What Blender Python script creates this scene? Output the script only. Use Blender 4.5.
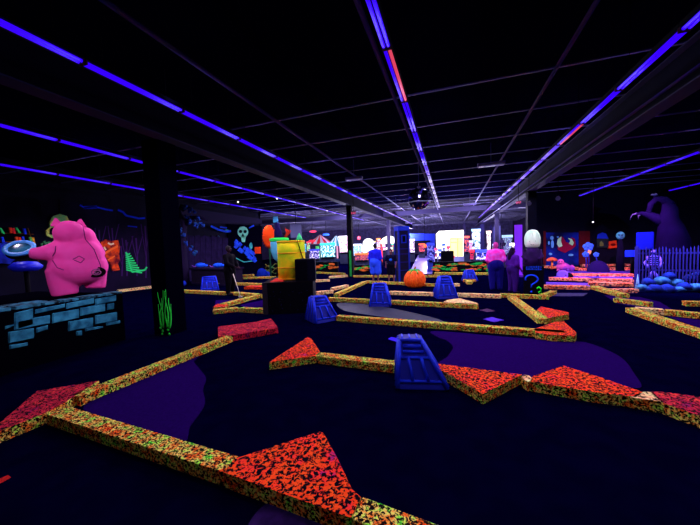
import bpy, bmesh, math, random
from mathutils import Vector, Matrix
random.seed(7)
S = bpy.context.scene
C = S.collection
PI = math.pi
for o in list(bpy.data.objects): bpy.data.objects.remove(o)

# ------------------------------------------------------------------ camera
F, CX, CY, CZ = 300.0, 350.0, 262.5, 1.5
def ray(px, py): return Vector((px-CX, CY-py, -F))
_Y = ray(451, 243).normalized()
_up = ray(-567, 278).cross(_Y).normalized()
if _up.y < 0: _up = -_up
_X = _Y.cross(_up).normalized()
_Y = _up.cross(_X).normalized()
R3 = Matrix((_X, _Y, _up))
cam_d = bpy.data.cameras.new('camera'); cam = bpy.data.objects.new('camera', cam_d); C.objects.link(cam)
cam_d.sensor_width = 36; cam_d.lens = 36*F/700; cam_d.clip_start = 0.05; cam_d.clip_end = 200
M4 = R3.to_4x4(); M4.translation = Vector((0, 0, CZ)); cam.matrix_world = M4
S.camera = cam

def at(px, py, z=0.0, Y=None, X=None):
    """a point of the place: where the view ray of a pixel meets the height z, the depth Y or the side plane X"""
    d = R3 @ ray(px, py); c = Vector((0, 0, CZ))
    if Y is not None: t = Y/d.y
    elif X is not None: t = X/d.x
    else: t = (z-CZ)/d.z
    return c+d*t
def mpp(p):
    """metres per pixel at a point"""
    return -(R3.transposed() @ (Vector(p)-Vector((0, 0, CZ)))).z/F

# ------------------------------------------------------------------ world, exposure
W = bpy.data.worlds.new('world'); S.world = W; W.use_nodes = True
W.node_tree.nodes['Background'].inputs[0].default_value = (0.02, 0.01, 0.08, 1)
W.node_tree.nodes['Background'].inputs[1].default_value = 0.02
S.view_settings.view_transform = 'Standard'; S.view_settings.look = 'None'
S.view_settings.gamma = 1; S.view_settings.exposure = 0.0; S.view_settings.use_curve_mapping = False
S.cycles.use_denoising = True
S.cycles.max_bounces = 5; S.cycles.diffuse_bounces = 3; S.cycles.glossy_bounces = 2
S.cycles.sample_clamp_indirect = 4

LAMPW = 120.0          # watts of each black light fixture
LAMPC = (0.86, 0.72, 1.0)
UPC = (0.30, 0.22, 1.0)
def spot(name, p, w, c, deg=165, to=None, blend=0.4, r=0.0):
    l = bpy.data.lights.new(name, 'SPOT'); l.energy = w; l.color = c; l.spot_size = math.radians(deg); l.spot_blend = blend
    l.shadow_soft_size = r
    o = bpy.data.objects.new(name, l); C.objects.link(o); o.location = p
    if to is not None: o.rotation_euler = (Vector(to)-Vector(p)).to_track_quat('-Z', 'Y').to_euler()
    return o
def point(name, p, w, c, r=0.0):
    l = bpy.data.lights.new(name, 'POINT'); l.energy = w; l.color = c; l.shadow_soft_size = r
    o = bpy.data.objects.new(name, l); C.objects.link(o); o.location = p
    return o
ZL = 3.57
LINES = [(-9.4, 2.6, 18.0), (-6.62, 1.35, 23), (-3.72, -0.2, 30), (-0.61, -1.0, 17.5), (2.27, -0.2, 27), (5.95, 6.0, 17.0), (9.6, 9.0, 17.0)]
for x, y0, y1 in LINES:
    y = y0+1.0
    while y < y1:
        spot('black_light_lamp', (x, y, ZL-0.09), LAMPW*(0.42 if y < 2.5 else (0.8 if y < 5 else 1.25))*(0.25 if (-5 < x < -3 and y < 3.5) else 1), LAMPC)
        spot('black_light_upward_spill', (x+0.14, y, ZL-0.02), 8 if y > 6 else 2, UPC, 150, (x+0.14, y, 6))
        y += 2.5
spot('added_pig_fill_spot', (-2.6, -0.6, 3.3), 420, LAMPC, 34, (-6.4, 3.1, 1.5), 0.7)  # added unseen spot that brightens the pig evenly
# purple wash lamps over the right hand terrace, arcade hall lamps
spot('purple_wash_lamp', (5.4, 12.0, 3.3), 1400, (1.0, 0.30, 1.0), 105, (5.6, 14.0, 0))
spot('blue_wash_lamp', (6.0, 9.6, 2.8), 700, (0.22, 0.32, 1.0), 120, (6.2, 12.5, 0))
for x, y, w in ((-13, 23, 900), (-7.5, 21, 700), (-3, 20.5, 600), (1.5, 20, 700), (5, 24, 700), (-2, 30, 1200), (-9, 31, 1200), (4, 32, 900), (-16, 34, 900), (-5, 39, 1000)):
    point('arcade_lamp', (x, y, 2.7), w, (0.66, 0.60, 1.0))

# ------------------------------------------------------------------ materials
def lin(c):
    c = c/255
    return c/12.92 if c <= 0.04045 else ((c+0.055)/1.055)**2.4
def rgb(h):
    h = h.lstrip('#'); return tuple(lin(int(h[i:i+2], 16)) for i in (0, 2, 4))+(1,)
MATS = {}
def mat(name, colr, rough=0.9, spec=0.04, noise=None, emit=0.0, metal=0.0, scale=6.0):
    if name in MATS: return MATS[name]
    m = bpy.data.materials.new(name); m.use_nodes = True; MATS[name] = m
    nt = m.node_tree; b = nt.nodes['Principled BSDF']
    c = rgb(colr) if isinstance(colr, str) else tuple(colr)+(1,)
    b.inputs['Base Color'].default_value = c
    b.inputs['Roughness'].default_value = rough
    b.inputs['Specular IOR Level'].default_value = spec
    b.inputs['Metallic'].default_value = metal
    if noise is not None:
        c2 = rgb(noise) if isinstance(noise, str) else tuple(noise)+(1,)
        tc = nt.nodes.new('ShaderNodeTexCoord'); n = nt.nodes.new('ShaderNodeTexNoise'); n.inputs['Scale'].default_value = scale; n.inputs['Detail'].default_value = 4
        r = nt.nodes.new('ShaderNodeValToRGB'); r.color_ramp.elements[0].position = 0.38; r.color_ramp.elements[1].position = 0.62
        r.color_ramp.elements[0].color = c; r.color_ramp.elements[1].color = c2
        nt.links.new(tc.outputs['Object'], n.inputs['Vector']); nt.links.new(n.outputs['Fac'], r.inputs['Fac'])
        nt.links.new(r.outputs['Color'], b.inputs['Base Color'])
        if emit: nt.links.new(r.outputs['Color'], b.inputs['Emission Color'])
    if emit:
        b.inputs['Emission Color'].default_value = c; b.inputs['Emission Strength'].default_value = emit
    return m

def speckle(name, ramp, dark='#08030c', sc=55.0, hue=9.0, cover=0.5, stretch=(1, 1, 1)):
    """confetti printed carpet"""
    m = bpy.data.materials.new(name); m.use_nodes = True; MATS[name] = m
    nt = m.node_tree; N = nt.nodes; L = nt.links; b = N['Principled BSDF']
    b.inputs['Roughness'].default_value = 1; b.inputs['Specular IOR Level'].default_value = 0.05
    g = N.new('ShaderNodeNewGeometry')
    n1 = N.new('ShaderNodeTexNoise'); n1.inputs['Scale'].default_value = sc; n1.inputs['Detail'].default_value = 3; n1.inputs['Distortion'].default_value = 0.8
    r1 = N.new('ShaderNodeValToRGB'); r1.color_ramp.elements[0].position = cover-0.03; r1.color_ramp.elements[1].position = cover+0.03
    n2 = N.new('ShaderNodeTexNoise'); n2.inputs['Scale'].default_value = hue; n2.inputs['Detail'].default_value = 4.0; n2.inputs['Roughness'].default_value = 0.75
    r2 = N.new('ShaderNodeValToRGB'); r2.color_ramp.interpolation = 'LINEAR'
    els = r2.color_ramp.elements
    els[0].position, els[0].color = ramp[0][0], rgb(ramp[0][1])
    els[1].position, els[1].color = ramp[-1][0], rgb(ramp[-1][1])
    for p, h in ramp[1:-1]:
        e = els.new(p); e.color = rgb(h)
    mx = N.new('ShaderNodeMix'); mx.data_type = 'RGBA'
    L.new(g.outputs['Position'], n1.inputs['Vector']); L.new(g.outputs['Position'], n2.inputs['Vector'])
    L.new(n1.outputs['Fac'], r1.inputs['Fac']); L.new(n2.outputs['Fac'], r2.inputs['Fac'])
    L.new(r1.outputs['Color'], mx.inputs[0]); mx.inputs[6].default_value = rgb(dark)
    L.new(r2.outputs['Color'], mx.inputs[7]); L.new(mx.outputs[2], b.inputs['Base Color'])
    return m
CONF = speckle('confetti_carpet', [(0.30, '#ff2c10'), (0.42, '#ff7424'), (0.475, '#ffb848'), (0.525, '#ffe870'), (0.585, '#c8ff50'), (0.67, '#38ff40')], dark='#0c0308', sc=60, hue=14, cover=0.505)
REDC = speckle('red_confetti_carpet', [(0.3, '#a02080'), (0.38, '#ff3030'), (0.50, '#ff4418'), (0.75, '#ff6a20')], dark='#050110', sc=40, hue=6, cover=0.495)
DIMRED = speckle('dim_lit_red_carpet', [(0.3, '#7c1860'), (0.42, '#b01838'), (0.55, '#d42840'), (0.75, '#ff5030')], dark='#080110', sc=46, hue=8, cover=0.49)  # the red carpet again, dim light put into its colour
PINKC = speckle('pink_confetti_carpet', [(0.3, '#ff3c48'), (0.45, '#ff7040'), (0.6, '#ffb080'), (0.75, '#ff50a0')], dark='#30062c', sc=22, cover=0.47)
PALEC = speckle('pale_confetti_carpet', [(0.3, '#ff7050'), (0.5, '#ffd090'), (0.7, '#c8e890')], dark='#2a1018', sc=30, cover=0.44)

DARK = mat('black_paint', (0.0009, 0.0007, 0.003), 0.8, 0.05)
BLUEBLK = mat('blue_black_paint', (0.001, 0.001, 0.006), 0.8, 0.05, (0.0007, 0.0006, 0.004))
STEEL = mat('painted_steel', '#8c88b0', 0.7, 0.2)
GIRD = mat('girder_paint', '#3a3458', 0.7, 0.2)
BLUE = mat('blue_plastic', '#1236f0', 0.6, 0.15, '#0a20c8', scale=9)
DBLUE = mat('dark_blue_plastic', '#06128c', 0.6, 0.15)
PINK = mat('pink_pig_paint', '#ff4cb0', 0.7, 0.1, '#ff44a8')
SKIN = mat('skin', '#6a3a44', 0.7, 0.2)

# ------------------------------------------------------------------ mesh helpers
class MB:
    def __init__(s): s.bm = bmesh.new(); s.mi = 0
    def _fin(s, n0):
        s.bm.faces.ensure_lookup_table()
        for f in s.bm.faces[n0:]: f.material_index = s.mi
        return s
    def box(s, x0, x1, y0, y1, z0, z1, M=None):
        n0 = len(s.bm.faces)
        v = [s.bm.verts.new(Vector((x, y, z)) if M is None else M @ Vector((x, y, z))) for z in (z0, z1) for x, y in ((x0, y0), (x1, y0), (x1, y1), (x0, y1))]
        for q in ((3, 2, 1, 0), (4, 5, 6, 7), (0, 1, 5, 4), (1, 2, 6, 5), (2, 3, 7, 6), (3, 0, 4, 7)): s.bm.faces.new([v[i] for i in q])
        return s._fin(n0)
    def prism(s, pts, z0, z1, topmat=None, M=None, top=None):
        """pts: 2D outline counter-clockwise; extruded z0..z1; top: another outline for the top (taper)"""
        a = sum(pts[i][0]*pts[(i+1) % len(pts)][1]-pts[(i+1) % len(pts)][0]*pts[i][1] for i in range(len(pts)))
        if a < 0: pts = pts[::-1]; top = top[::-1] if top else None
        n0 = len(s.bm.faces); T = (lambda v: v) if M is None else (lambda v: M @ v)
        lo = [s.bm.verts.new(T(Vector((p[0], p[1], z0)))) for p in pts]
        hi = [s.bm.verts.new(T(Vector((p[0], p[1], z1)))) for p in (top or pts)]
        s.bm.faces.new(lo[::-1]); s.bm.faces.new(hi)
        k = len(pts)
        for i in range(k): s.bm.faces.new((lo[i], lo[(i+1) % k], hi[(i+1) % k], hi[i]))
        s._fin(n0)
        if topmat is not None: s.bm.faces[n0+1].material_index = topmat
        return s
    def cyl(s, p0, p1, r0, r1=None, n=12, cap=True):
        r1 = r0 if r1 is None else r1
        p0, p1 = Vector(p0), Vector(p1); d = (p1-p0)
        q = d.to_track_quat('Z', 'Y').to_matrix(); n0 = len(s.bm.faces)
        A = [s.bm.verts.new(p0+q @ Vector((math.cos(2*PI*i/n)*r0, math.sin(2*PI*i/n)*r0, 0))) for i in range(n)]
        B = [s.bm.verts.new(p1+q @ Vector((math.cos(2*PI*i/n)*r1, math.sin(2*PI*i/n)*r1, 0))) for i in range(n)]
        for i in range(n): s.bm.faces.new((A[i], A[(i+1) % n], B[(i+1) % n], B[i])).smooth = True
        if cap:
            if r0 > 1e-5: s.bm.faces.new(A[::-1])
            if r1 > 1e-5: s.bm.faces.new(B)
        return s._fin(n0)
    def tube(s, pts, rs, n=8):
        pts = [Vector(p) for p in pts]
        if not isinstance(rs, (list, tuple)): rs = [rs]*len(pts)
        n0 = len(s.bm.faces); rings = []
        up = Vector((0.13, 0.31, 0.94)).normalized()
        for i, p in enumerate(pts):
            d = (pts[min(i+1, len(pts)-1)]-pts[max(i-1, 0)]).normalized()
            u = d.cross(up)
            if u.length < 1e-3: u = d.cross(Vector((1, 0, 0)))
            u.normalize(); w = d.cross(u)
            rings.append([s.bm.verts.new(p+(u*math.cos(2*PI*k/n)+w*math.sin(2*PI*k/n))*rs[i]) for k in range(n)])
        for a, b in zip(rings, rings[1:]):
            for k in range(n): s.bm.faces.new((a[k], a[(k+1) % n], b[(k+1) % n], b[k])).smooth = True
        s.bm.faces.new(rings[0][::-1]); s.bm.faces.new(rings[-1])
        return s._fin(n0)
    def lathe(s, prof, n=24, c=(0, 0, 0), rib=0.0, nr=8, M=None):
        n0 = len(s.bm.faces); rings = []
        for r, z in prof:
            ring = []
            for k in range(n):
                a = 2*PI*k/n; rr = max(r, 1e-4)*(1+rib*abs(math.sin(a*nr/2))-rib)
                v = Vector((c[0]+rr*math.cos(a), c[1]+rr*math.sin(a), c[2]+z)); ring.append(s.bm.verts.new(v if M is None else M @ v))
            rings.append(ring)
        for a, b in zip(rings, rings[1:]):
            for k in range(n): s.bm.faces.new((a[k], a[(k+1) % n], b[(k+1) % n], b[k])).smooth = True
        s.bm.faces.new(rings[0][::-1]); s.bm.faces.new(rings[-1])
        return s._fin(n0)
    def ball(s, c, r, seg=16, sc=(1, 1, 1), rot=None, jit=0.0):
        n0 = len(s.bm.faces)
        M = Matrix.Translation(Vector(c)) @ (rot.to_4x4() if rot else Matrix()) @ Matrix.Diagonal((sc[0]*r, sc[1]*r, sc[2]*r, 1))
        ret = bmesh.ops.create_uvsphere(s.bm, u_segments=seg, v_segments=max(6, seg//2), radius=1, matrix=M)
        if jit:
            for v in ret['verts']: v.co += Vector((random.uniform(-1, 1), random.uniform(-1, 1), random.uniform(-1, 1)))*jit*r
        s.bm.faces.ensure_lookup_table()
        for f in s.bm.faces[n0:]: f.smooth = True
        return s._fin(n0)
    def merge(s, me):
        n0 = len(s.bm.faces); s.bm.from_mesh(me); s.bm.faces.ensure_lookup_table(); return s._fin(n0)
    def build(s, name, m, parent=None, loc=None, rz=None, bevel=0):
        if bevel: bmesh.ops.bevel(s.bm, geom=s.bm.edges[:], offset=bevel, segments=2, affect='EDGES', profile=0.6)
        me = bpy.data.meshes.new(name); s.bm.normal_update(); s.bm.to_mesh(me); s.bm.free()
        for x in (m if isinstance(m, (list, tuple)) else [m]): me.materials.append(x)
        o = bpy.data.objects.new(name, me); C.objects.link(o)
        if parent is not None: o.parent = parent
        if loc is not None: o.location = loc
        if rz is not None: o.rotation_euler = (0, 0, rz)
        return o
def tag(o, label, cat, group=None, kind=None):
    if label: o['label'] = label
    if cat: o['category'] = cat
    if group: o['group'] = group
    if kind: o['kind'] = kind
    return o
def thing(name, label, cat, loc=(0, 0, 0), rz=0, group=None):
    o = bpy.data.objects.new(name, None); C.objects.link(o); o.empty_display_size = 0.1
    o.location = loc; o.rotation_euler = (0, 0, rz)
    return tag(o, label, cat, group)
def struct(name, mb, m):
    o = mb.build(name, m); o['kind'] = 'structure'; return o
def skin(edges_pts, radii, edges, sub=1, root=0, name='skin'):
    """a surface grown round a skeleton; returns a mesh"""
    me = bpy.data.meshes.new(name); me.from_pydata([Vector(p) for p in edges_pts], edges, [])
    o = bpy.data.objects.new(name, me); C.objects.link(o)
    md = o.modifiers.new('s', 'SKIN'); md.use_smooth_shade = True
    for i, r in enumerate(radii):
        sv = me.skin_vertices[0].data[i]; sv.radius = r if isinstance(r, tuple) else (r, r); sv.use_root = (i == root)
    if sub: o.modifiers.new('u', 'SUBSURF').levels = sub
    dg = bpy.context.evaluated_depsgraph_get(); dg.update()
    out = bpy.data.meshes.new_from_object(o.evaluated_get(dg))
    bpy.data.objects.remove(o); bpy.data.meshes.remove(me)
    return out
def remesh(mb, vox, it=6):
    me = bpy.data.meshes.new('t'); mb.bm.to_mesh(me); mb.bm.free(); o = bpy.data.objects.new('t', me); C.objects.link(o)
    a_ = o.modifiers.new('r', 'REMESH'); a_.mode = 'VOXEL'; a_.voxel_size = vox; a_.use_smooth_shade = True
    b_ = o.modifiers.new('s', 'SMOOTH'); b_.iterations = it; b_.factor = .6
    dg = bpy.context.evaluated_depsgraph_get(); dg.update(); out = bpy.data.meshes.new_from_object(o.evaluated_get(dg))
    bpy.data.objects.remove(o); return out
def capsule(P, Rr, E, vox):
    m = MB()
    for p, r_ in zip(P, Rr): m.ball(p, 1, 14, (r_[0], r_[1], (r_[0]+r_[1])/2))
    for a, b in E:
        for t in (.25, .5, .75):
            p = P[a].lerp(P[b], t); r0 = [Rr[a][i]*(1-t)+Rr[b][i]*t for i in (0, 1)]; m.ball(p, 1, 12, (r0[0], r0[1], max((P[a]-P[b]).length*.3, min(r0))))
    return remesh(m, vox, 4)
def copy_tree(o, parent=None):
    c = o.copy(); C.objects.link(c); c.parent = parent
    for ch in o.children: copy_tree(ch, c)
    return c
def facing(p):
    """rotation about z that turns a thing's -Y front towards the camera"""
    return math.atan2(p[1], p[0])-PI/2

# ================================================================== THE ROOM
XL, XR, YN, YF, ZT = -13.0, 13.0, -3.0, 46.0, 4.6
floor_m = mat('dark_navy_carpet', (0.0005, 0.0003, 0.0120), 1.0, 0.0, (0.0003, 0.0002, 0.0085), scale=5)
struct('floor', MB().box(-26, 18, YN, YF, -0.2, 0), floor_m)
hallf = mat('lavender_lit_concrete', '#6c58a0', 0.35, 0.5, '#5a4890', scale=1.5)  # lavender arcade light on the floor put into its colour
hf = struct('floor_arcade', MB().prism([(p.x, p.y) for p in (at(409, 274), at(432, 274), at(436, 257), at(418, 255))], 0.0, 0.012), hallf)
struct('ceiling_arcade', MB().box(-26, 8, 22.3, YF, ZT-.05, ZT), mat('arcade_lit_deck', '#302c48', 0.9, 0.1, '#18162c', scale=4))  # lighter copy of the deck, arcade light put into its colour
struct('ceiling', MB().box(-26, 18, YN, YF, ZT, ZT+0.2), mat('ceiling_deck', (0.0014, 0.0012, 0.009), 1.0, 0.0))
wall_m = mat('dark_wall_paint', '#0b0820', 0.9, 0.1, '#08061a', scale=2)
grey_wall = mat('grey_purple_wall', '#2c2440', 0.9, 0.1, '#241c38', scale=2)
struct('wall_left', MB().box(XL-0.2, XL, YN, 18.6, 0, ZT), wall_m)
struct('wall_right', MB().box(XR, XR+0.2, YN, 20, 0, ZT), wall_m)
struct('wall_near', MB().box(-26, 18, YN-0.2, YN, 0, ZT), wall_m)
struct('wall_right_back', MB().box(4.4, XR+0.2, 20.0, 20.2, 0, ZT), wall_m)
struct('wall_far', MB().box(-26, 18, YF, YF+0.2, 0, ZT), mat('arcade_far_wall', '#3a3458', 0.9, 0.1, '#504878', scale=3))
struct('wall_arcade_left', MB().box(-26.2, -26, 18, YF, 0, ZT), grey_wall)
struct('wall_arcade_right', MB().box(8, 8.2, 20.2, YF, 0, ZT), grey_wall)
struct('wall_left_return', MB().box(-26, XL, 18.4, 18.6, 0, ZT), grey_wall)

# steel joists with open webs
for k in range(26):
    y = 5.45+1.5*k
    if y > 44: break
    m = MB(); x0, x1 = (-13, 13) if y < 18.4 else ((-26, 8) if y > 20 else (-26, 13))
    z = 4.08
    m.box(x0, x1, y-0.02, y+0.02, z, z+0.02)
    x = x0
    if False:
        while x < x1-0.3:
            m.cyl((x, y, z+0.02), (x+0.3, y, ZT-0.02), 0.009, n=4, cap=False); m.cyl((x+0.3, y, ZT-0.02), (x+0.6, y, z+0.02), 0.009, n=4, cap=False); x += 0.6
    o = struct('trim_joist', m, STEEL)
# girders and columns
def girder(x, y0, y1, zb=3.5):
    m = MB(); m.box(x-0.13, x+0.13, y0, y1, zb, zb+0.02); m.box(x-0.13, x+0.13, y0, y1, 4.06, 4.08); m.mi = 1; m.box(x-0.02, x+0.02, y0, y1, zb+.02, 4.06)
    return struct('trim_girder', m, [GIRD, mat('girder_web', '#0c0a20', .9, .05)])
girder(-4.75, -2, 40); girder(3.15, -2, 40);
m = MB(); m.box(-26, 8, 22.0, 22.2, 3.62, 3.95); struct('trim_cross_girder', m, GIRD)
def col(x, y, w=0.13, z=3.5):
    m = MB(); m.box(x-w, x+w, y-w, y+w, 0, z); m.box(x-w-0.06, x+w+0.06, y-w-0.06, y+w+0.06, 0, 0.03); m.box(x-w-0.05, x+w+0.05, y-w-0.05, y+w+0.05, z-0.03, z)
    return m
tag(struct('column_steel', col(-4.75, 14.2, 0.12), DARK), None, None)
struct('column_steel', col(-4.75, 24, 0.13), GIRD)
struct('column_steel', col(3.15, 14.2, 0.16), BLUEBLK)
struct('column_steel', col(3.15, 24, 0.12), GIRD)
pc = at(163.5, 335)
struct('column_boxed', MB().box(pc.x-0.22, pc.x+0.15, pc.y, pc.y+0.37, 0, 3.52), mat('column_black', (0.0005, 0.0004, 0.004), 1.0, 0.0))
# pipes along the ceiling
for x, z, r in ((-3.2, 4.0, 0.03), (-0.82, 3.85, 0.03), (1.5, 4.0, 0.03), (2.75, 3.45, 0.02), (-7.4, 3.9, 0.03)):
    struct('trim_pipe', MB().tube([(x, -2, z), (x, 20, z), (x, 38, z)], r, 8), STEEL)

# ================================================================== BLACK LIGHT FIXTURES
def tubemat(name, c, s):
    m = bpy.data.materials.new(name); m.use_nodes = True; b = m.node_tree.nodes['Principled BSDF']
    b.inputs['Base Color'].default_value = (0.02, 0.0, 0.1, 1); b.inputs['Emission Color'].default_value = c+(1,); b.inputs['Emission Strength'].default_value = s
    return m
TUV = tubemat('violet_blue_tube_glow', (0.036, 0.0, 1.0), 1.0)
TUV2 = tubemat('pale_violet_tube_glow', (0.16, 0.07, 1.0), 1.0)
TRED = tubemat('failing_red_tube_glow', (0.75, 0.06, 0.12), 1.0)
TWH = tubemat('pale_end_tube_glow', (0.5, 0.42, 1.0), 1.0)
def fixture(kind):
    r = thing('black_light_fixture', '', 'light fixture', (0, 0, ZL))
    MB().box(-0.05, 0.05, 0.0, 1.236, 0.03, 0.075).build('housing', DARK, r)
    for i, sx in enumerate((-0.024, 0.024)):
        tm = TUV
        if kind == 'red' and i == 1: tm = TRED
        if kind == 'pale': tm = TUV2
        if kind == 'white': tm = TWH
        MB().cyl((sx, 0.015, 0), (sx, 1.222, 0), 0.019, n=10).build('tube', tm, r)
    for y in (0.0, 1.22):
        MB().box(-0.05, 0.05, y, y+0.016, -0.022, 0.03).build('lamp_holder', mat('socket_plastic', '#58303c', 0.6), r)
    for y in (0.2, 1.0):
        MB().cyl((0, y, 0.07), (0, y, ZT-ZL), 0.004, n=5).build('hanger_rod', DARK, r)
    return r
protos = {k: fixture(k) for k in ('uv', 'red', 'pale', 'white')}
names = ['far left', 'second from left', 'third from left', 'middle', 'first right of the middle', 'second right of the middle', 'far right']
used = set()
for li, (x, y0, y1) in enumerate(LINES):
    j = 0; y = [2.46, 1.05, -0.22, 0.75, 0.35, 6.3, 9.3][li]
    while y < y1+1:
        kind = 'uv'
        if li == 3 and abs(y-3.2) < 0.7: kind = 'red'
        if li == 4 and abs(y-6.5) < 0.7: kind = 'red'
        if li == 3 and y > 9.2: kind = 'white'
        elif li in (3, 4) and y > 7.5: kind = 'pale'
        elif li in (1, 2) and y > 12: kind = 'pale'
        src = protos[kind]
        o = src if kind not in used else copy_tree(src)
        used.add(kind); o.location = (x, y, ZL)
        row = ['leftmost ceiling row', 'second ceiling row from the left', 'third ceiling row from the left', 'steep middle ceiling row', 'row right of the mirror ball', 'short row high on the right', 'rightmost row'][li]
        if kind == 'red': lab = 'twin tube light with one red tube in the '+('steep middle row' if li == 3 else 'row right of the mirror ball')
        else:
            lab = {'uv': 'violet', 'pale': 'pale violet', 'white': 'whitish'}[kind]+' twin tube black light in the '+row
        o['label'] = lab; o['category'] = 'light fixture'; o['group'] = lab+' fixtures'
        y += 1.245; j += 1
        if y > y1: break

# ================================================================== GREENS (putting surfaces)
GREEN = mat('violet_putting_turf', (0.0130, 0.0016, 0.075), 0.9, 0.0, (0.010, 0.0011, 0.06), scale=40)
GLAREG = mat('glare_grey_turf', (0.016, 0.020, 0.055), 0.7, 0.15, (0.012, 0.014, 0.04), scale=40)  # arcade glare on the turf put into its grey colour
def smooth(pts, n=5):
    out = []; N = len(pts)
    for i in range(N):
        p0, p1, p2, p3 = [pts[(i+j) % N] for j in (-1, 0, 1, 2)]
        for k in range(n):
            t = k/n; out.append(tuple(0.5*(2*p1[a]+(p2[a]-p0[a])*t+(2*p0[a]-5*p1[a]+4*p2[a]-p3[a])*t*t+(3*p1[a]-p0[a]-3*p2[a]+p3[a])*t**3) for a in (0, 1)))
    return out
def green(label, pts, m=GREEN, t=0.008, name='putting_green', cat='putting green'):
    if len(pts) > 6: pts = smooth(pts)
    w = [at(*p, z=t) for p in pts]; c = w[0]
    o = MB().prism([(p.x-c.x, p.y-c.y) for p in w], 0, t).build(name, m, loc=(c.x, c.y, 0)); tag(o, label, cat); return o
green('dim violet putting green with a wavy right edge, near left corner', [(84, 406), (140, 379), (200, 353), (194, 361), (199, 368), (206, 378), (203, 389), (205, 402), (199, 414), (190, 426), (182, 442), (140, 430), (105, 418)])
green('broad violet putting green with curved right end, behind the red wedges', [(436, 331), (520, 338), (577, 341), (600, 347), (622, 358), (634, 373), (640, 388), (600, 381), (563, 371), (533, 378), (522, 378), (441, 368), (448, 356), (453, 347), (446, 340), (438, 337)])
green('long putting strip greyed by painted arcade glare between two curbs, mid left', [(339, 303), (372, 305), (410, 312), (438, 319), (441, 323), (400, 319), (356, 313), (341, 309)], GLAREG)
green('narrow violet putting green in the left V of curbs', [(216, 300), (255, 299.5), (236, 304), (214, 308)])
green('small violet putting green behind the short left curb', [(240, 305), (263, 300), (263, 307), (244, 307)])
green('violet putting strip between the far right curbs', [(604, 295), (640, 297), (660, 302), (672, 309), (650, 310), (617, 303)])
green('dim violet putting green at the right edge', [(667, 316), (700, 320), (720, 324), (720, 332), (700, 328)])
# prints on the carpet
p = at(285, 527); r = 0.205
m = MB(); m.cyl((0, 0, 0), (0, 0, 0.004), r, n=40)
tag(m.build('planet_carpet_print', mat('planet_print_violet', (0.012, 0.002, 0.05), 0.9, 0.1, (0.028, 0.006, 0.09), scale=14), loc=(p.x, p.y, 0)), 'round violet planet print on the carpet below the near wedge', 'carpet print')
def spotp(label, pts, hexc, name='carpet_print'):
    green(label, pts, mat(name+hexc, hexc, 0.9, 0.1), 0.004, name, 'carpet print')
spotp('bright blue violet diamond print on the dark carpet behind the long curb', [(483, 319), (492, 317), (504, 320), (494, 322)], '#4414c0')
spotp('dim magenta print on the carpet at the end of the pale wedge', [(479, 310), (487, 308.5), (495, 311), (487, 312)], '#3a0c44')
spotp('blue violet patch peeping out left of the nearest blue block', [(388, 339), (391, 337), (397, 338), (397, 342)], '#3008e8')
spotp('red dash on the carpet at the left edge', [(-14, 484), (8, 475), (11, 477), (-10, 489)], '#c01818')
# ================================================================== CURBS AND WEDGES
H = 0.10
def bar(label, a, b, w=0.15, h=H, m=CONF, near=False, ang=None):
    A, B = at(*a), at(*b); d = (B-A); L = d.length; d.normalize(); n = Vector((-d.y, d.x, 0))
    if n.dot(A+B) < 0: n = -n
    if near: n = -n
    P = [Vector((0, 0, 0)), B-A, B-A+n*w, n*w]
    o = MB().prism([(q.x, q.y) for q in P], 0, h).build('carpeted_curb', m, loc=(A.x, A.y, 0), bevel=0.006)
    tag(o, label, 'curb', 'carpeted curbs edging the holes'); return o
def wedge(label, pts, h=H, mats=(CONF, REDC)):
    w = [at(*p, z=h) for p in pts]; c = w[0]
    o = MB().prism([(p.x-c.x, p.y-c.y) for p in w], 0, h, topmat=1).build('carpeted_wedge', list(mats), loc=(c.x, c.y, 0))
    tag(o, label, 'wedge', 'red topped wedges on the curbs'); return o
A1 = at(47, 416, z=H); 
bar('long confetti curb in the near left, dim at its left end', (47, 425), (223, 487))
wedge('largest red topped wedge, nearest the camera in the foreground', [(224, 472.5), (233.5, 459), (319, 431.5), (323, 432.5), (337, 457), (352, 489), (361, 497), (351, 518)])
bar('confetti curb leaving the bottom edge beside the largest red wedge', (352, 537), (470, 590))
wedge('red wedge coloured as dimly lit at the left edge', [(-30, 444), (-8, 426), (2, 421), (37, 391), (60, 387), (99, 380.5), (63, 403.5), (44, 413.5), (0, 431)], mats=(CONF, DIMRED))
bar('bright orange yellow curb slanting up from the left corner', (80, 406.7), (233, 342), 0.14)
wedge('red slab coloured as dimly lit at the far end of the slanting left curb', [(218, 326.5), (257, 321.5), (271, 318.2), (278, 327.5), (234, 335), (218, 336.5)], mats=(DIMRED, DIMRED))
wedge('red topped triangle left of the middle', [(269, 362), (307.6, 337), (311, 338), (320, 351.5), (315, 356)])
bar('confetti curb between the middle red triangle and the nearest blue block', (316.5, 363.5), (397, 374))
wedge('red topped triangle right of the nearest blue block', [(440, 369.5), (438, 363.5), (522, 374.5), (483, 394)])
wedge('small tan connector between two red wedges', [(521, 377.5), (524, 374.6), (529, 375.6), (534, 379.5), (528, 382)], mats=(CONF, PALEC))
wedge('wide red topped triangle right of the tan connector', [(530, 381.2), (532.5, 376.3), (563.5, 365.5), (600, 377), (643, 392), (636, 397), (590, 391.5)])
wedge('tan curb end between the two right red wedges', [(630, 397), (643, 391.8), (652, 391.5), (664, 402)], mats=(CONF, PALEC))
wedge('red wedge coloured as dimly lit leaving the right edge', [(662, 402.3), (650, 391.6), (663, 391.8), (700, 396.5), (760, 405), (760, 440), (700, 416)], mats=(CONF, DIMRED))
bar('long orange curb across the middle', (336, 321), (566, 339.5), 0.15)
wedge('red topped wedge at the right end of the long middle curb', [(534, 329), (556, 321.5), (564, 321.5), (576.5, 332.5), (575, 335.8), (552, 335), (536, 333)])
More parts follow.
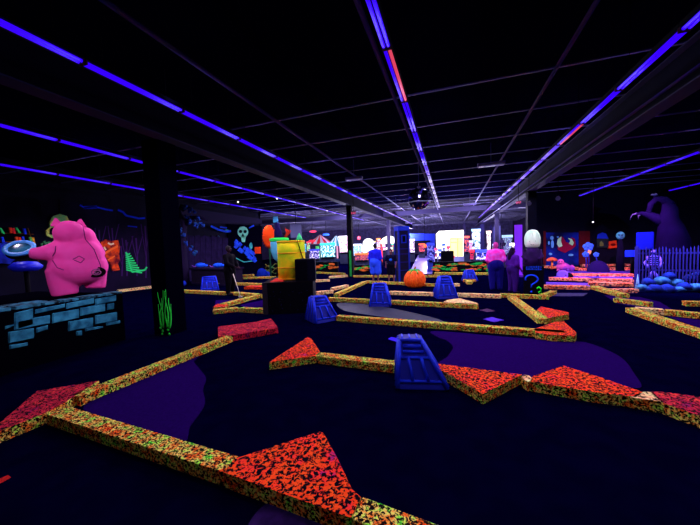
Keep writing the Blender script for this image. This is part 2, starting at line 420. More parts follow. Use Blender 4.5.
bar('curb slanting back from the long curb towards the question mark box', (548, 324.3), (515, 299.5), 0.17, near=True)
wedge('red topped wedge pointing right off the slanting curb', [(537, 309.5), (541, 306.5), (568.5, 312.2), (569, 314), (548, 318)])
bar('curb in front of the question mark box', (500, 297.5), (549, 299.8))
bar('short curb end right of the question mark box', (546, 298.5), (557, 294.2))
bar('thin curb running left from the question mark box', (389, 294.8), (501, 298.6), m=PALEC)  # glare at the far curb end put into the pale carpet colour
bar('yellowish curb behind the blue blocks in the middle', (328, 301.4), (478.6, 309.4))
wedge('pale pink topped wedge on the yellowish curb', [(441, 302.7), (449, 299.5), (460, 298.3), (478, 303.2), (478, 304.6)], mats=(CONF, PALEC))
bar('curb slanting back to the man in blue', (339, 296.6), (367, 283.6), 0.17)
bar('curb at the feet of the boy, running behind the pumpkin', (365, 283.2), (437, 287), 0.14)
bar('pale curb piece right of the pumpkin', (437, 288), (460, 286.4), 0.14, m=PALEC)  # white glare on this piece put into the pale carpet colour
bar('curb in front of the black half wall', (434, 274.6), (489, 275.2), 0.25)
bar('short curb joining at the far blue block', (466.5, 284.5), (463, 278.5), 0.2)
bar('tiny curb just below the far blue block', (463, 282), (476, 282.2), 0.15)
bar('short pale curb left of the slanting middle curb', (334, 290.8), (349, 287.2), m=PALEC)
bar('pale curb by the black cabinet', (316, 295), (334, 293.4), m=PALEC)
bar('greenish curb right of the black cabinet', (314, 282.5), (330, 281.5), m=PALEC)
bar('curb left of the thin black post', (330, 278.5), (348, 277), m=PALEC)
bar('curb below the far arcade machines left of the post', (314, 273.5), (344, 275), m=CONF)
bar('curb right of the thin black post', (353, 277.5), (372, 277.5))
bar('curb behind the boy', (372, 277.5), (440, 277.5))
bar('long yellow curb in front of the left blue block', (176, 292.6), (225, 295.4), 0.2)
bar('yellow curb right of the dark golfer', (228.5, 295), (263, 298.4), 0.2)
bar('slanting curb of the left V shape', (226, 307.4), (264, 297), 0.2)
bar('front curb of the left V shape', (213, 314.5), (238.5, 312), 0.17)
bar('curb joining the V shape to the black platform', (238.8, 312.2), (264, 313.8), 0.17)
wedge('small crimson tip on the left V shape', [(213, 307), (217, 303.8), (229, 304.6), (224, 307.2)])
bar('short tan curb behind the left blue block', (218.6, 285.5), (228.5, 285.8), 0.2)
bar('curb behind the dark golfer', (232, 285.2), (263, 286.2), 0.2)
bar('red lit curb left of the black platform', (244, 289.5), (263.5, 289.5), 0.5, m=REDC)
bar('far tan curb in front of the skull mural', (240, 276.5), (253, 276.2), 0.2)
bar('far tan curb below the orange fan', (243, 279.3), (276, 278.6), 0.25)
bar('tan curb at the left wall beside the pig', (119, 292.5), (158, 287.6), 0.2, m=PALEC)
# right hand side
bar('thick yellow green curb slanting to the right edge', (625, 312.4), (720, 346.5), 0.17)
bar('yellow curb behind the thick right curb', (664, 315.2), (720, 321.5), 0.15)
bar('faint tan curb left of the yellow right curb', (636, 313), (664, 315.2), 0.15, m=PALEC)
bar('stepped curb left of the thick right curb', (613, 302.5), (649, 307.5), 0.15)
bar('yellow green curb below the purple terrace', (590, 289), (620, 298), 0.2)
bar('orange curb below the blue rocks', (613, 293), (639, 293), 0.2, m=PINKC)
bar('short yellow curb at the right edge', (686, 306.4), (716, 307.4), 0.15)
bar('lowest pink curb of the purple terrace', (543, 289), (590, 290), 0.3, m=PINKC)
bar('bright pink white curb of the terrace', (549, 280.5), (600, 281.8), 0.3, m=PINKC)
bar('pink curb step by the picket fence', (589, 285.5), (634, 287), 0.3, m=PINKC)
bar('orange pink curb crossing the terrace', (590, 281.6), (634, 282.5), 0.3, m=PINKC)
bar('upper pink curb of the terrace', (572, 276.3), (634, 277), 0.3, m=PINKC)
bar('far pink curb under the monster mural', (543, 268), (575, 269.5), 0.35, m=PINKC)
bar('far pink curb under the small signs', (578, 270.5), (633, 270), 0.35, m=PINKC)
bar('farthest thin pink curb on the right', (583, 266.5), (633, 266), 0.35, m=PINKC)
terr = mat('purple_turf', '#4a1ca0', 0.7, 0.3, '#3a1688', scale=8)
green('bright purple putting surface of the terrace', [(546, 288), (546, 282), (590, 283), (590, 288.5)], terr)
green('bright purple strip across the upper terrace', [(548, 279), (570, 271), (633, 270), (633, 281), (590, 281)], terr)
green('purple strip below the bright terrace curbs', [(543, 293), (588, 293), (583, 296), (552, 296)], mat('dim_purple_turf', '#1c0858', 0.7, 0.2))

# ================================================================== BLUE BLOCKS
def make_block(sk=0.0, h=0.58, tw=0.145):
    r = thing('blue_block_obstacle', '', 'obstacle')
    bw, bd, td = 0.27, 0.27, 0.10
    sq = lambda a, b: [(-a, -b), (a, -b), (a, b), (-a, b)]
    body = MB().prism(sq(bw, bd), 0.0, h, top=[(sk-tw, -td+0.06), (sk+tw, -td+0.06), (sk+tw, td+0.06), (sk-tw, td+0.06)])
    # sunk upper panel and three grooves on the sloping front, as raised frame and ribs
    body.build('shell', DBLUE, r, bevel=0.012)
    def pf(u, v, out=0.0):       # point on the front face: u -1..1, v 0..1
        x = sk*v+u*(bw+(tw-bw)*v); y = -bd+(bd-td+0.06)*v; z = h*v
        return Vector((x, y-out, z+out*0.3))
    fr = MB()
    def rib(p, q, rr): fr.tube([p, q], rr, 6)
    for u in (-0.96, 0.96): rib(pf(u, 0.02, 0.005), pf(u, 0.99, 0.005), 0.024)
    rib(pf(-0.96, 0.98, 0.005), pf(0.96, 0.98, 0.005), 0.024); rib(pf(-0.96, 0.62, 0.003), pf(0.96, 0.62, 0.003), 0.018); rib(pf(-0.96, 0.16, 0.003), pf(0.96, 0.16, 0.003), 0.018)
    fr.build('front_frame', BLUE, r)
    for u in (-0.34, 0.34): MB().tube([pf(u, 0.16, 0.004), pf(u, 0.4, 0.008), pf(u*1.15, 0.62, 0.004)], [0.024, 0.017, 0.022], 6).build('front_rib', BLUE, r)
    pn = MB(); pn.mi = 0
    a = [pf(-0.78, 0.68, 0.008), pf(0.78, 0.68, 0.008), pf(0.74, 0.92, 0.008), pf(-0.74, 0.92, 0.008)]
    pn.tube([pf(-0.7, 0.74, 0.0), pf(0.7, 0.74, 0.0)], 0.02, 6); pn.tube([pf(-0.7, 0.85, 0.0), pf(0.7, 0.85, 0.0)], 0.026, 6)
    pn.build('upper_slats', BLUE, r)
    for sx in (-1, 1):
        sm = MB()
        for k in range(4):
            t = -0.85+k*0.57
            x0, x1 = sx*bw, sx*tw
            sm.tube([(x0, t*bd, 0.02), (sk+x1+sx*0.004, t*td+0.06, h-0.02)], 0.017, 6)
        sm.build('side_ribs', BLUE, r)
    bk = MB()
    for u in (-0.8, -0.27, 0.27, 0.8): bk.tube([(u*bw, bd, 0.02), (sk+u*tw, td+0.06, h-0.02)], 0.018, 6)
    bk.build('back_ribs', BLUE, r)
    tp = MB()
    for u in (-0.7, 0, 0.7): tp.tube([(sk+u*tw, -td+0.06, h-0.006), (sk+u*tw, td+0.06, h-0.006)], 0.012, 6)
    tp.build('top_ribs', BLUE, r)
    return r
blocks = [((420, 390), 0.1, 0.98, 'nearest slatted blue block, straddling the curb left of the red triangle'),
          ((322, 323), 0.45, 1.0, 'slatted blue block beside the black platform, turned to the right'),
          ((381, 307), -0.1, 0.98, 'upright slatted blue block on the yellowish curb in front of the man in blue'),
          ((445, 299), 0.25, 1.05, 'slatted blue block at the middle, right of the pumpkin'),
          ((469.5, 281.5), 0.5, .85, 'far slatted blue block left of the person in pink'),
          ((210, 291), 0.0, 1.15, 'ribbed blue block on the yellow curb at the left')]
for i, (px, rot, sc, lab) in enumerate(blocks):
    o = make_block(*[(-0.10, 0.47, 0.12), (-0.06, 0.5, 0.13), (-0.03, 0.56, 0.15), (0.0, 0.56, 0.13), (0.0, 0.5, 0.16), (0.0, 0.46, 0.2)][i])
    p = at(*px); s = 0.27*sc; v = Vector((p.x, p.y, 0)); v += v.normalized()*s
    o.location = (v.x, v.y, 0); o.rotation_euler = (0, 0, facing(v)+rot); o.scale = (sc, sc, sc)
    tag(o, lab, 'obstacle', 'slatted blue block obstacles')

# pumpkin
p = at(414, 288.5); r = thing('pumpkin', 'orange ribbed pumpkin obstacle with a green top on the curb', 'pumpkin', (p.x, p.y+0.3, 0))
ORNG = mat('orange_pumpkin_paint', '#ff6a14', 0.6, 0.2, '#e84a0c', scale=14)
MB().lathe([(0.22, 0), (0.34, 0.08), (0.385, 0.25), (0.35, 0.42), (0.25, 0.55), (0.10, 0.6)], 60, rib=0.26, nr=12).build('body', ORNG, r)
m = MB()
for k in range(6):
    a = k*PI/3; m.tube([(0, 0, 0.6), (0.14*math.cos(a), 0.14*math.sin(a), 0.585), (0.27*math.cos(a), 0.27*math.sin(a), 0.5)], [0.05, 0.045, 0.012], 6)
m.build('leaves', mat('pumpkin_green', '#3cb040', 0.7, 0.2), r)
MB().tube([(0, 0, 0.58), (0.01, 0, 0.66), (0.04, 0, 0.72)], [0.05, 0.035, 0.03], 8).build('stem', mat('stem_brown', '#a07028', 0.8), r)
# ================================================================== PIG ON THE BRICK BOX
PX = -5.45; PZ = 0.85
fy1 = at(122, 291, X=PX).y; 
r = thing('brick_platform', 'black platform with a painted patch of broken blue bricks, under the pig', 'platform', (PX, 0, 0))
MB().box(-2.4, 0, 0.6, fy1, 0, PZ-0.03).build('core', mat('black_plinth', (0.0008, 0.0006, 0.003), 1.0, 0.0), r)
BRK = mat('blue_grey_brick_paint', '#1c5a78', 0.9, 0.05, '#3c98b8', scale=6)
BRKE = mat('brick_outline_paint', '#5fa6bc', 0.9, 0.1)
m = MB()
def brick_px(m, x0, x1, y0, y1, s0, s1, ch=0.0):
    """a brick of the patch given by its corner pixels on the platform's side face: left/right px, top/bottom py at x0, slopes"""
    q = []
    for (x, y) in ((x0, y1), (x1, y1+s1*(x1-x0)), (x1, y0+s0*(x1-x0)), (x0, y0)):
        w = at(x, y, X=PX); q.append(w)
    n0 = len(m.bm.faces)
    lo = [m.bm.verts.new((0.0, w.y, w.z)) for w in q]; hi = [m.bm.verts.new((0.022, w.y+(0.012 if i in (0, 3) else -0.012), w.z+(0.01 if i < 2 else -0.01))) for i, w in enumerate(q)]
    m.bm.faces.new(hi)
    for i in range(4): m.bm.faces.new((lo[i], lo[(i+1) % 4], hi[(i+1) % 4], hi[i]))
for b in ((14, 33, 313, 330, -.25, -.27), (35, 65, 309.5, 314, -.2, -.22), (66, 94, 303.5, 309, -.2, -.2), (95, 116, 299, 305, -.18, -.2),
          (16, 50, 321, 330, -.18, -.2), (52, 79, 313.5, 323.5, -.18, -.2), (80, 105, 308, 316, -.18, -.2), (107, 114, 304, 310, -.2, -.15),
          (8, 34, 332, 343.5, -.16, -.2), (36, 48, 328, 333, -.25, -.3), (68, 93, 321.5, 331.5, -.16, -.2), (95, 117, 315.5, 324.5, -.16, -.18),
          (9, 28, 345, 349.5, -.14, -.2), (85, 103, 328, 331.5, -.12, -.2), (106, 120, 322.5, 326, -.15, -.2), (76, 82, 331.5, 336, -.2, -.1), (5, 14, 326, 329.5, -.2, -.4)):
    brick_px(m, *b)
m.build('brick_patch', BRK, r)
m = MB(); y = 0.8
while y < fy1-0.12:
    w = random.uniform(0.16, 0.32); a = random.uniform(-0.1, 0); y2 = min(y+w, fy1)
    m.box(-0.16+a, 0.0, y, y2, PZ-0.03, PZ+random.uniform(-0.005, 0.01)); y = y2+0.05
for k in range(9):
    y = random.uniform(0.8, fy1-0.3); m.box(-0.5, -0.25, y, y+0.22, PZ-0.03, PZ)
m.build('top_bricks', mat('dim_top_brick', '#3a88a8', 0.9, 0.1, '#081018', scale=9), r)

# pig
pl = at(85, 292, z=PZ); pc_ = Vector((pl.x-0.05, pl.y, PZ))
k_ = mpp(pc_)                      # metres per pixel there
cth = math.cos(math.atan2(-(R3.transposed() @ (pc_-Vector((0, 0, CZ)))).x, -(R3.transposed() @ (pc_-Vector((0, 0, CZ)))).z))
U = 75*k_                          # pig height
rz = facing(pc_)
pig = thing('pig_statue', 'bright pink pig statue seen from behind, holding a round blue dish', 'statue', pc_, rz)
def pp(px, py, d=0.0):             # pig frame: x right, z up, from pixels; y = depth away from camera
    return Vector(((px-85)*k_*cth, d, (292-py)*k_))
m = MB()
def pb(px, py, r_, d=0, sc=(1, 1, 1)): m.ball(pp(px, py, d), r_*k_, 24, (sc[0]*cth, sc[1], sc[2]))
pb(83, 267, 18, 0, (1.72, 1.0, 1.0)); pb(84, 257, 17, 0, (1.55, 1.0, 1.1)); pb(82, 250, 13, 0, (1.65, 1.1, .9)); pb(98, 264, 13, .05, (1.1, 1.2, 1.1))
pb(77, 234, 12.8, .05, (1.35, 1.2, 1.02)); pb(92, 239, 11.5, .1, (1.0, 1.2, 1.05))
m.tube([pp(66, 268), pp(66.5, 280), pp(68, 293)], [14*k_*.85, 13*k_*.85, 12*k_*.85], 20)
m.tube([pp(99.5, 268, .1), pp(99.5, 278, .1), pp(98, 289.5, .1)], [12*k_*.85, 10.5*k_*.85, 10*k_*.85], 20)
m.tube([pp(66, 249), pp(55, 252, -.03), pp(47, 252.5, 0), pp(41, 252, .05)], [9*k_, 7.5*k_, 6*k_, 5.5*k_], 16)
m.tube([pp(96, 244, .1), pp(104, 254, .25), pp(103, 262, .4)], [8*k_, 6.5*k_, 5*k_], 14)
m = MB().merge(remesh(m, 0.02, 9))
m.build('body', PINK, pig)
for ex, s in ((66.0, -1), (87.0, 1)):
    m = MB(); b = pp(ex, 227, 0.0); m.prism([(-5.2*k_, -0.03), (5*k_, -0.03), (5*k_, 0.06), (-4*k_, 0.06)], 0, 8*k_, top=[(s*1.0*k_-0.012, 0), (s*1.0*k_+0.012, 0), (s*1.0*k_+0.012, 0.02), (s*1.0*k_-0.012, 0.02)], M=Matrix.Translation(b))
    m.build('ear', PINK, pig, bevel=0.004)
LINE = mat('stitch_line_paint', '#5c0c4c', 0.8, 0.1)
def surf_line(pxs, name, rr=0.006, yoff=None):
    # painted seam: project on the body from behind
    me_o = [o for o in pig.children if o.name.startswith('body')][0]
    dg = bpy.context.evaluated_depsgraph_get()
    out = []
    for a, b in zip(pxs, pxs[1:]):
        for t in range(6):
            q = [a[i]+(b[i]-a[i])*t/6 for i in (0, 1)]; v = pp(q[0], q[1], -3)
            hit, loc, no, idx = me_o.ray_cast(v, Vector((0, 1, 0)))
            if hit: out.append(loc+no*0.001)
    if len(out) > 1: MB().tube(out, rr, 5).build(name, LINE, pig)
bpy.context.view_layer.update()
surf_line([(90, 227), (91.5, 240), (99, 250), (104, 265), (106, 280)], 'back_seam')
surf_line([(63, 246), (62, 252), (59, 256)], 'shoulder_seam')
surf_line([(59, 259), (63, 266), (70, 269)], 'hip_seam')
surf_line([(78, 259), (84, 256), (89, 259), (85, 262.5), (78, 259)], 'back_patch_outline')
m = MB(); sp = []
hit, loc, no, idx = [o for o in pig.children if o.name.startswith('body')][0].ray_cast(pp(100, 272.5, -3), Vector((0, 1, 0)))
base = loc if hit else pp(100, 272, -0.35)
for i in range(30):
    t = i/29; a = t*3.6*PI+1; q_ = (4.6-3.6*t)*k_
    sp.append(base+Vector((math.cos(a)*q_, -0.03-0.05*t, math.sin(a)*q_*.72)))
m.tube(sp, 0.009, 6); m.build('curly_tail', mat('tail_pale', '#b05c98', 0.8), pig)
m = MB(); m.ball(base, 7.2*k_, 20, (1, .12, .72)); m.build('tail_patch', mat('tail_black', '#0c020a', 0.8), pig)
# the dish it holds
dp = at(20, 250, Y=pc_.y+0.1); dk = mpp(dp)
dish = thing('round_blue_dish', 'round light blue rimmed dish with dark glass held out by the pig', 'dish', dp, facing(dp)); dish.scale = (.72, .72, .9)
T = Matrix.Rotation(math.radians(-10), 4, 'Y') @ Matrix.Rotation(math.radians(30), 4, 'X')
LBL = mat('light_blue_rim', '#3c8cdc', 0.5, 0.3)
MB().lathe([(10*dk, 1*dk), (16*dk, 1.5*dk), (16.6*dk, 3*dk), (12*dk, 4*dk), (11*dk, 2.5*dk), (0.001, 2.2*dk)], 36, M=T).build('rim', LBL, dish)
MB().lathe([(0.001, 2.3*dk), (11.2*dk, 2.6*dk), (10*dk, 3.6*dk), (5*dk, 4*dk), (0.001, 4.2*dk)], 32, M=T).build('glass', mat('dark_teal_glass', '#0a2c44', 0.2, 0.5, '#2a7090', scale=2.5), dish)
MB().lathe([(9*dk, -5*dk), (14.5*dk, -3*dk), (15*dk, 1*dk), (9*dk, 1*dk)], 32, M=T).build('body', DARK, dish)
MB().ball(T @ Vector((12*dk, -10*dk, -1*dk)), 2.2*dk).build('side_knob', mat('knob_blue', '#5070b8', 0.5), dish)
hp = at(26, 268, Y=pc_.y+0.35); hk = mpp(hp)
hat = thing('blue_bowl_prop', 'deep blue bowl shaped prop under the round dish', 'bowl', hp, facing(hp)); hat.scale = (.7, .7, 1)
MB().lathe([(0.001, -3*hk), (12*hk, -3*hk), (17*hk, 0*hk), (17.5*hk, 2*hk), (12*hk, 6*hk), (0.001, 7*hk)], 32).build('bowl', mat('deep_blue_gloss', '#1420e0', 0.4, 0.4), hat)
MB().cyl((0, 0, -hp.z), (0, 0, -2*hk), 0.06, n=12).build('post', DARK, hat)
# ================================================================== LEFT WALL MURALS AND PROPS
def wallpt(px, py, off=0.03): return at(px, py, X=XL+off)
def wall_shape(m, pts, off=0.03, th=0.02, X=None):
    """outline on the left wall given as pixels; slab of thickness th"""
    Xw = XL if X is None else X
    q = [at(a, b, X=Xw+off) for a, b in pts]; n0 = len(m.bm.faces)
    c = sum(((q[i].y*q[(i+1) % len(q)].z-q[(i+1) % len(q)].y*q[i].z) for i in range(len(q))))
    if c < 0: q = q[::-1]
    lo = [m.bm.verts.new((Xw+off-th, v.y, v.z)) for v in q]; hi = [m.bm.verts.new((Xw+off, v.y, v.z)) for v in q]
    m.bm.faces.new(hi); m.bm.faces.new(lo[::-1])
    for i in range(len(q)): m.bm.faces.new((lo[i], lo[(i+1) % len(q)], hi[(i+1) % len(q)], hi[i]))
    m._fin(n0)
def wall_stroke(m, pts, w, off=0.03, X=None):
    for (a, b) in zip(pts, pts[1:]):
        dx, dy = b[0]-a[0], b[1]-a[1]; L = math.hypot(dx, dy) or 1; nx, ny = -dy/L*w/2, dx/L*w/2
        wall_shape(m, [(a[0]-nx, a[1]-ny), (b[0]-nx, b[1]-ny), (b[0]+nx, b[1]+ny), (a[0]+nx, a[1]+ny)], off, 0.01, X)
# graveyard mural: panel, trees, lightning, bush
r = thing('forest_mural', 'dark purple forest mural with blue lightning and a green bush, on the left wall', 'mural')
m = MB(); wall_shape(m, [(60, 200), (151, 213), (151, 287), (60, 300)], 0.025, 0.02); m.build('panel', mat('mural_night', '#120628', 0.9, 0.1, '#0a0420', scale=1.5), r)
m = MB()
for x, y0, y1 in ((100, 230, 272), (113, 228, 272), (127, 240, 276), (146, 226, 278), (137, 238, 276), (122, 246, 276)):
    wall_stroke(m, [(x, y1), (x+0.5, (y0+y1)/2), (x-1, y0)], 1.3); wall_stroke(m, [(x, (y0+y1)/2), (x+4, y0+4), (x+6, y0-4)], 0.8); wall_stroke(m, [(x, (y0+y1)/2+4), (x-4, y0+6), (x-5, y0-2)], 0.8)
m.build('tree_strokes', mat('mural_tree_violet', '#3a1858', 0.9, 0.1), r)
m = MB(); wall_stroke(m, [(80, 205), (85, 208), (92, 206.5), (100, 208), (106, 209.5), (113, 210.5)], 1.6, .04); wall_stroke(m, [(118, 210), (123, 212), (126, 215.5), (133, 217), (139, 218.5), (145, 218)], 1.8, .04); wall_stroke(m, [(84, 207.5), (97, 207)], 3.0, .04); wall_stroke(m, [(128, 226), (137, 227)], 1, .04)
m.build('lightning', mat('lightning_blue', '#1838e8', 0.9), r)
m = MB()
for k in range(9):
    y = 253+k*2.1; w = 2+k*1.5
    wall_stroke(m, [(126-w*0.2+k*0.4, y), (128+w*0.45, y+1.6), (128+w, y+0.2+k*0.35)], 1.3, .04)
wall_stroke(m, [(126, 252), (132, 272), (145, 270), (147, 267)], 1.6, .045)
m.build('bush', mat('bush_green', '#30e878', 0.9), r)
# bookshelf
r = thing('bookshelf', 'dark bookshelf mural with glowing books at the left edge', 'bookshelf')
m = MB(); wall_shape(m, [(-20, 226), (30, 229), (40, 262), (-20, 264)], 0.05, 0.05); m.build('carcass', mat('shelf_black', '#07050c', 0.9), r)
m = MB()
for y in (233.5, 242, 251): wall_stroke(m, [(-20, y-1.5), (34, y+0.8)], 0.7, .09)
wall_stroke(m, [(28, 228), (39, 262)], 1.0, .09); m.build('shelf_edges', mat('shelf_edge_brown', '#6a3c20', 0.9), r)
bk = [(-8, 228, '#30d060'), (2, 228, '#3cff7c'), (11, 227.5, '#ff4028'), (14, 228, '#ff3038'), (18, 227.5, '#38f070'), (25, 228.5, '#2040ff'), (-6, 237, '#ff5030'), (3, 237, '#2048ff'), (17, 237, '#ff6030'), (20, 237, '#ff4020'), (23.5, 236.5, '#2a50ff'), (31, 237, '#60d860'), (33.5, 237.5, '#ffb030')]
for i, (x, y, h) in enumerate(bk):
    m = MB(); s = 1.5 if i in (1, 4) else 0.3
    wall_shape(m, [(x-1.3-s, y), (x+1-s, y), (x+1.6+s, y+5.6), (x-0.6+s, y+5.6)], 0.13, 0.06)
    m.build('painted_book', mat('book'+h, h, 0.8), r)
# blue cauldron creature at the far left
m = MB(); wall_shape(m, [(-12, 262), (-10, 250), (-3, 244), (6, 242), (13, 244), (17, 250), (16, 258), (10, 264)], 0.2, 0.1)
r = m.build('blue_monster_cutout', mat('monster_blue', '#1830c0', 0.8, 0.1, '#0a1470', scale=3)); tag(r, 'round blue monster cutout at the left edge behind the dish', 'cutout')
# green outlined creature behind the pig
r = thing('green_ghoul_cutout', 'yellow green outlined ghoul cutout behind the left of the pig', 'cutout')
m = MB(); wall_shape(m, [(47, 236), (46, 231), (50, 227), (50, 222), (53, 216), (60, 214), (67, 216), (70, 222), (66, 232), (60, 237), (52, 238)], 0.08, 0.06)
m.build('outline', mat('ghoul_green', '#80ff90', 0.9, 0.1, '#ffff70', scale=6), r)
m = MB(); wall_shape(m, [(50, 234), (50, 229), (54, 227), (58, 229), (64, 227), (62, 233), (57, 236)], 0.10, 0.02); m.build('mouth', mat('ghoul_dark', '#0c0618', 0.9), r)
m = MB()
for k in range(14): wall_shape(m, [(41+k*1.3, 244+math.sin(k*2)*3), (43+k*1.3, 243+math.sin(k*2)*3), (42.5+k*1.3, 246.5+math.sin(k*2)*3)], 0.08, 0.05)
m.build('foliage', mat('ghoul_leaf', '#58b070', 0.9), r)
# orange monster face
r = thing('orange_monster_cutout', 'orange framed monster face cutout beside the pig', 'cutout')
m = MB(); wall_shape(m, [(101, 242), (106, 239.5), (112, 241), (118, 240), (120, 247), (119, 254), (120, 260), (118, 264), (120, 270), (113, 271), (110, 262), (104, 262)], 0.10, 0.07)
m.build('face', mat('monster_orange', '#f04c18', 0.9, 0.1, '#6c1024', scale=4.5), r)
m = MB(); wall_stroke(m, [(104, 254), (112, 249), (118, 246)], 2.2, .12); wall_stroke(m, [(108, 260), (115, 256)], 1.4, .12); m.build('stripes', mat('stripe_orange', '#ff7030', 0.9), r)
m = MB(); wall_stroke(m, [(108, 243), (111, 244.5), (114, 243.5)], 1.6, .13); wall_stroke(m, [(104, 247), (106, 250)], 1.6, .13); m.build('eyes', mat('monster_eye', '#ffe0b0', 0.9), r)
# grass painted on the boxed column
m = MB(); gy = pc.y-0.012
for x0, y0, x1, y1, b in ((162, 327, 160, 298, -1.5), (163, 327, 159, 292, 1.5), (164, 328, 162, 290, -1), (167, 327, 166, 291, 1.5), (168, 327, 164, 289, -1.5), (169, 327, 170, 298, 1.5), (161, 326, 158, 304, 0), (170, 327, 171.5, 304, 0.5)):
    P = [at(x0+(x1-x0)*t+b*math.sin(t*5), y0+(y1-y0)*t, Y=gy) for t in [i/8 for i in range(9)]]
    m.tube(P, [0.016-0.0016*i for i in range(9)], 5)
for x, y in ((160.5, 328), (163, 331), (168, 330), (169.5, 327), (162.5, 334), (169, 334)):
    m.ball(at(x, y, Y=gy), 0.03, 8, (1, .3, .8))
tag(m.build('glowing_grass', mat('grass_green_glow', '#3cff50', 0.8)), 'tall bright green grass blades standing against the black boxed column', 'grass')

# dark stage left: curtain boards, tomb, blue lumps, balls, dead tree
r = thing('plank_fence', 'dim violet wall of vertical planks left of the skull mural', 'plank wall')
for i in range(9):
    px = 178+i*5.6; m = MB(); wall_shape(m, [(px, 234+i*0.4+random.uniform(-1.5, 1.5)), (px+5.2, 234.5+i*0.4+random.uniform(-1.5, 1.5)), (px+5.2, 289-i*1.0), (px, 290-i*1.0)], 0.4, 0.08); m.build('plank', mat('plank_violet', '#1c1038', 0.9, 0.05, '#140a2c', scale=5), r)
gw = mat('upper_grey_wall', '#241e38', 0.95, 0.05)
m = MB(); wall_shape(m, [(174, 206), (262, 219), (262, 223.5), (228, 223.5), (174, 223)], 0.06, 0.05); tag(m.build('grey_wall_panel', gw), 'plain grey wall panel above the planks and the skull mural', 'wall panel')
p = at(192, 284); q = at(228, 286)
r = thing('stone_tomb', 'dark purple stone tomb behind the left blue block', 'tomb', (p.x, p.y, 0), math.atan2(q.y-p.y, q.x-p.x))
L = (q-p).length; hh = (285-269)*mpp(p)
MB().box(0, L, 0, 0.8, 0.06, hh-0.06).build('body', mat('tomb_stone', '#1e1430', 0.95, 0.1, '#140c24', scale=12), r, bevel=0.01)
MB().box(-0.05, L+0.05, -0.05, 0.85, 0, 0.08).build('plinth', mat('tomb_stone2', '#1a1030', 0.95), r, bevel=0.01)
MB().box(-0.06, L+0.06, -0.06, 0.86, hh-0.07, hh).build('lid', MATS['tomb_stone2'], r, bevel=0.01)
for x, lab in ((196, 'left blue rat on the stone tomb'), (214, 'right blue rat on the stone tomb')):
    t = p.lerp(q, (x-192)/36); b = Vector((t.x, t.y+0.35, hh)); k = mpp(b)
    rr = thing('blue_rat', lab, 'rat figure', b, facing(b), 'blue rats on the tomb')
    m = MB(); m.ball((0, 0, 2.4*k), 3.2*k, 16, (1.5, 0.8, 0.75)); m.ball((4.2*k, 0, 1.8*k), 1.9*k, 12, (1.3, .8, .8)); m.build('body', mat('rat_blue', '#1c58f0', 0.7), rr)
    MB().tube([(-4*k, 0, 1.5*k), (-6*k, 0, 1.2*k), (-7.5*k, 0, 2.6*k)], [0.8*k, 0.5*k, 0.25*k], 6).build('tail', mat('rat_tail', '#8040c0', 0.7), rr)
    for s in (-1, 1): MB().ball((3.6*k, s*0.9*k, 3.4*k), 0.8*k, 8, (0.5, 1, 1)).build('ear', MATS['rat_blue'], rr)
for x, y, d, lab in ((177, 284, 3.6, 'left'), (184, 283.5, 5, 'right'), (180.5, 278.5, 3, 'upper')):
    g = at(x, 286); k = mpp(g); 
    rr = thing('blue_ball_prop', lab+' small blue ball beside the boxed column', 'ball prop', (g.x, g.y, max(0, (286-y)*k-d*k/2)), facing(g), 'blue balls by the column')
    MB().ball((0, 0, d*k/2), d*k/2, 14).build('ball', mat('ball_blue', '#1c34c0', 0.7), rr)
    MB().cyl((0, 0, d*k*0.9), (0, 0, d*k*1.1), 0.03, n=6).build('cap', DBLUE, rr)
# gnarled tree with moss
g = at(182, 290); g = Vector((g.x*1.15, g.y*1.15, 0)); k = mpp(g)
r = thing('gnarled_tree', 'gnarled dim tree with glowing moss behind the plank wall', 'tree', g, facing(g))
def tp(px, py, d=0): return Vector(((px-182)*k, d, (250+4.0-py)*k+CZ-0.04*0))
m = MB(); m.tube([Vector((0, 0, 0)), Vector((0.05, 0, .8)), tp(183, 245), tp(186, 228), tp(184, 214), tp(187, 207)], [.35, .28, .22, .2, .14, .08], 10)
m.tube([tp(186, 228), tp(193, 220), tp(202, 219), tp(209, 222)], [.18, .12, .08, .03], 8); m.tube([tp(184, 218), tp(178, 214), tp(174, 218)], [.12, .07, .03], 8); m.tube([tp(185, 213), tp(192, 209), tp(199, 214)], [.1, .07, .03], 8)
m.build('trunk', mat('tree_violet', '#180f2c', 0.9), r)
random.seed(3)
for x, y in [(177, 216), (180, 221), (176, 226), (181, 229), (190, 219), (196, 216), (199, 221), (203, 226), (198, 228), (194, 213), (188, 210), (192, 224), (186, 238), (188, 246), (192, 250), (196, 256), (184, 232)]:
    m = MB()
    for j in range(4):
        w = tp(x+random.uniform(-2, 2), y+random.uniform(-2, 2), -0.25); m.ball(w, random.uniform(.03, .09), 6, (1, .6, 1), jit=.3)
    m.build('moss_tuft', mat('moss_teal', '#18406c', 0.9, 0.1, '#1c38a0', scale=4), r)

